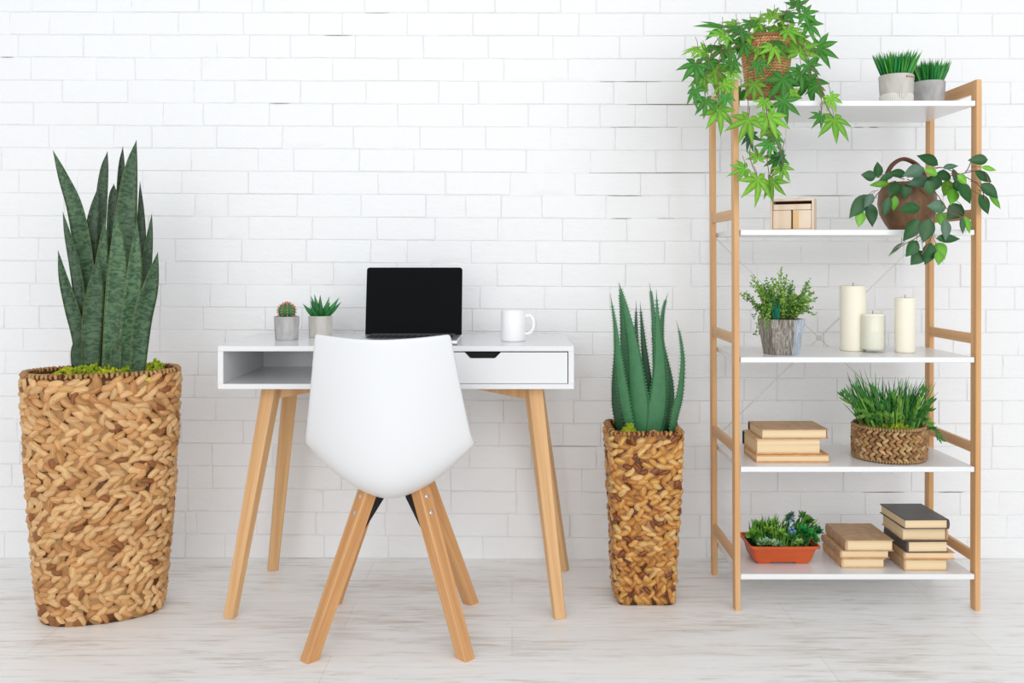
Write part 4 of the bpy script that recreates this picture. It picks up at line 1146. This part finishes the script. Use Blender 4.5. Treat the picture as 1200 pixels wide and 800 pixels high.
book('thin tan book in the middle of the three-book stack on the lowest shelf',G2,.992,1.140,2.842,3.015,z,.0225,'L',M_kraft,M_tan,rot=0,thin=.002); z+=.0226
book('wide brown hardback on top of the three-book stack on the lowest shelf',G2,1.006,1.150,2.836,3.018,z,.0335,'L',M_tan,rot=0)
G3='right stack of books on the bottom shelf'
z=SZ[4]
book('kraft book at the bottom of the five-book stack by the right post',G3,1.172,1.302,2.812,2.98,z,.0335,'L',M_kraft,M_tan,rot=0); z+=.0336
book('thin orange-tan book second from the bottom of the five-book stack',G3,1.174,1.325,2.815,2.985,z,.0205,'L',M_orange,M_tan,thin=.0022,rot=-1); z+=.0206
book('charcoal hardback with spine to the left in the middle of the five-book stack',G3,1.178,1.302,2.812,2.975,z,.0345,'L',M_dark,rot=1.5); z+=.0346
book('tan book directly beneath the top charcoal book of the five-book stack',G3,1.171,1.305,2.822,2.99,z,.0365,'R',M_tan,rot=-1,thin=.002); z+=.0366
book('charcoal hardback on top of the five-book stack on the lowest shelf',G3,1.168,1.301,2.808,2.99,z,.0295,'R',M_dark,rot=1)

# ---- chunky basket with grasses
R=.108; c=Vector((1.166,2.915,SZ[3])); H=.103
gb=empty('grass_basket',c,'mixed green grasses and moss in a chunky braided round basket on the fourth shelf','potted plant')
mb=MB()
lathe(mb,[(.001,.001),(R-.010,.001),(R-.008,.003),(R-.007,H-.002),(R-.018,H-.002),(R-.02,H-.02)],c,48,1); lathe(mb,[(R-.019,H-.02),(.001,H-.018)],c,48,2)
per=2*math.pi*R; r=random.Random(51)
def SB(um,z):
    a=um/R; nn=Vector((math.cos(a),math.sin(a),0)); bulge=.002*math.sin(math.pi*z/H)
    return c+nn*(R-.005+bulge)+Vector((0,0,z)),nn
for i in range(8):
    z=.012+i*.0112; m=34
    for j in range(m):
        pr_=srgb(176,138,96) if r.random()<.7 else srgb(142,106,70)
        if r.random()<.2: pr_=srgb(204,170,124)
        pillow(mb,SB,(j+.5*((i//2)%2))*per/m,z,(.62 if i%2 else -.62),.0128,.0058,.0085,jit(pr_,r,.12),twist=0)
for zz in (.004,H-.002):
    m=78
    for j in range(m):
        a=2*math.pi*j/m; nn=Vector((math.cos(a),math.sin(a),0)); p=c+nn*(R-.004)+Vector((0,0,zz))
        if zz<.01: p.z=c.z+.0065
        tube(mb,[p+Vector((0,0,-.005)),p+nn*.004,p+Vector((0,0,.005))],[.003,.0046,.003],5,0,jit(srgb(180,146,106),r,.15))
mb.build('basket',[M_strand,M_wdark,M_soil],gb,smooth=True)
moss(gb,[(c+Vector((x,y,H-.016)),.032,.026,120) for x,y in [(.0,-.052),(.030,-.046),(-.036,-.040),(.050,-.022),(0,.02),(-.05,.03),(.05,.03),(-.055,-.01)]],8)
mb=MB(); st=MB(); pm=2.9/F
for k in range(330):
    # target silhouette: x 985..1090, peaks around 1010 and 1060
    x=r.gauss(1040,24); x=max(1002,min(1082,x)); 
    topy= 430 if x<1022 else (448 if x<1040 else 440); ty=r.uniform(topy,478)
    b_=c+Vector(((x-1041)*pm*.55+r.uniform(-.015,.015),r.uniform(-.06,.06),H-.02)); tp=P(x,ty,2.9)+Vector((r.uniform(-.012,.012),r.uniform(-.08,.07),0))
    tp.x+= (x-1041)*pm*.15
    grassblade(mb,b_,tp,r.uniform(.0035,.006),jit(r.choice([srgb(58,124,50),srgb(80,146,52),srgb(36,92,44),srgb(112,164,64),srgb(48,112,58)]),r,.2),bend=.006)
for (tx,ty) in [(985,458),(983,462),(990,470),(995,465),(1000,480),(1002,455),(1010,478),(1090,470),(1086,480),(1078,455),(1092,500),(1095,512),(1022,470),(1035,472),(1050,478),(1062,470),(1070,478),(1045,462),(1055,485),(1030,485),(1080,490),(1015,490),(1066,490),(1020,484),(1040,488),(1048,470),(1028,476),(1058,468),(1074,468),(1012,470),(1006,488),(1084,486),(1060,495),(1008,462),(1016,452),(1087,474)]:
    tp=P(tx,ty,2.86)+Vector((0,r.uniform(-.04,.02),0)); b_=c+Vector(((tx-1041)*pm*.6,-.03,H-.02)); C=cr([b_,b_.lerp(tp,.55)+Vector((0,-.01,.022)),tp],12)
    tube(st,C,.0009,4)
    cb=r.choice([srgb(88,146,56),srgb(60,120,52),srgb(120,166,70)])
    for i in range(3,13):
        T=(C[i]-C[i-1]).normalized()
        for s in (-1,1):
            d=T*1.0+Vector((s*.5,r.uniform(-.4,.2),.5)); small_leaf(mb,C[i],d,(0,-1,.3),r.uniform(.016,.024),.0052,jit(cb,r,.2))
mb.build('foliage',M_leafm,gb); st.build('stems',M_stemg,gb)

# ---- terracotta trough
Mt=Matrix.Translation(Vector((.828,2.925,SZ[4])))@Matrix.Rotation(math.radians(0),4,'Z')
tp_=empty('terracotta_planter',(.828,2.925,SZ[4]),'mixed succulents and greenery in an orange rectangular trough on the lowest shelf','potted plant')
def rr2(hx,hy,rc,z,n=5):
    out=[]
    for sx,sy,a0 in ((1,1,0),(-1,1,90),(-1,-1,180),(1,-1,270)):
        for k in range(n+1):
            a=math.radians(a0+90*k/n); out.append(Mt@Vector((sx*(hx-rc)+rc*math.cos(a),sy*(hy-rc)+rc*math.sin(a),z)))
    return out
L1=[(.060,.045,.010,.007),(.086,.052,.014,.0072),(.090,.056,.014,.016),(.097,.068,.014,.048),(.099,.070,.013,.052),(.107,.077,.013,.0535),(.108,.078,.013,.060),(.106,.076,.012,.0615),(.102,.072,.010,.061),(.098,.068,.010,.048)]
mb=MB(); vs=[]; fs=[]
for a in L1: vs+=rr2(*a)
m=24
for j in range(len(L1)-1):
    for q in range(m): fs.append([j*m+q,j*m+(q+1)%m,(j+1)*m+(q+1)%m,(j+1)*m+q])
fs.append(list(range(m))[::-1]); mb.add(vs,fs); mb.add(vs[-m:],[list(range(m))],1)
mb.build('trough',[M_terra,M_soil],tp_,smooth=True,angle=35)
for sx in (-1,1):
    for sy in (-1,1):
        mb=MB(); x=sx*.058; y=sy*.040; box(mb,x-.020,x+.020,y-.008,y+.008,.0002,.009,.0025,M=Mt); mb.build('foot',M_terra,tp_)
r=random.Random(61); mb=MB(); c=Vector((.828,2.925,SZ[4]+.05)); pm=2.9/F
def px_on(x,y,dy=0): p=P(x,y,2.9+dy); return p
for k in range(230):
    x=r.uniform(884,954); ymin=598 if 895<x<912 or 935<x<945 else 606
    ty=r.uniform(ymin,628); b_=c+Vector(((x-920)*pm*.85,r.uniform(-.05,.05),0)); tp=px_on(x+r.uniform(-6,6)+(x-920)*.15,ty,r.uniform(-.06,.05))
    grassblade(mb,b_,tp,r.uniform(.004,.007),jit(r.choice([srgb(56,118,52),srgb(110,166,64),srgb(46,98,48),srgb(130,176,80)]),r,.2),bend=.004)
def rosette(x,y,dy,R_,n,col,up=.5,ww=.35):
    p=px_on(x,y,dy)
    for k in range(n):
        a=r.uniform(0,6.28); e=r.uniform(-.1,1.2); d=Vector((math.cos(a)*math.cos(e),math.sin(a)*math.cos(e)-.3,math.sin(e)))
        small_leaf(mb,p,d,(0,-.5,1),R_*r.uniform(.7,1.1),R_*ww,jit(col,r,.2))
for (x,y,dy,R_,n,col) in [(883,628,-.03,.028,60,srgb(120,178,62)),(890,618,0,.026,40,srgb(96,160,54)),(900,622,-.04,.022,50,srgb(140,186,64)),(906,615,-.02,.024,40,srgb(120,172,58)),(898,636,-.06,.020,60,srgb(150,186,140)),(905,637,-.06,.018,50,srgb(176,204,160)),(892,637,-.06,.018,50,srgb(140,180,130)),(912,638,-.06,.016,30,srgb(120,168,130)),
    (915,626,-.05,.022,40,srgb(130,180,66)),(927,630,-.05,.024,40,srgb(84,150,80)),(933,622,-.03,.026,40,srgb(70,134,56)),(942,624,-.04,.028,60,srgb(44,150,70)),(950,628,-.02,.026,60,srgb(60,160,64)),(936,636,-.06,.018,40,srgb(160,200,110)),(955,634,-.03,.02,40,srgb(90,160,70)),(947,612,0,.026,40,srgb(90,140,60)),(925,610,0,.022,40,srgb(84,130,70)),(928,604,0,.016,22,srgb(80,110,96)),(940,606,.02,.024,30,srgb(84,130,56)),(958,624,0,.024,30,srgb(50,110,60))]:
    rosette(x,y,dy,R_,n,col)
mb.build('foliage',M_leafm,tp_)
mb=MB(); bm=bmesh.new(); bmesh.ops.create_icosphere(bm,subdivisions=2,radius=1); bv=[v.co.copy() for v in bm.verts]; bf=[[v.index for v in f.verts] for f in bm.faces]; bm.free()
for (x,y) in [(925,619),(929,618),(927,623),(931,622),(926,610),(929,607)]:
    p=px_on(x,y,-.055); s=.0055; mb.add([p+v*s for v in bv],bf)
mb.build('berries',plain('blue_berries',srgb(96,124,158),.45),tp_,smooth=True)
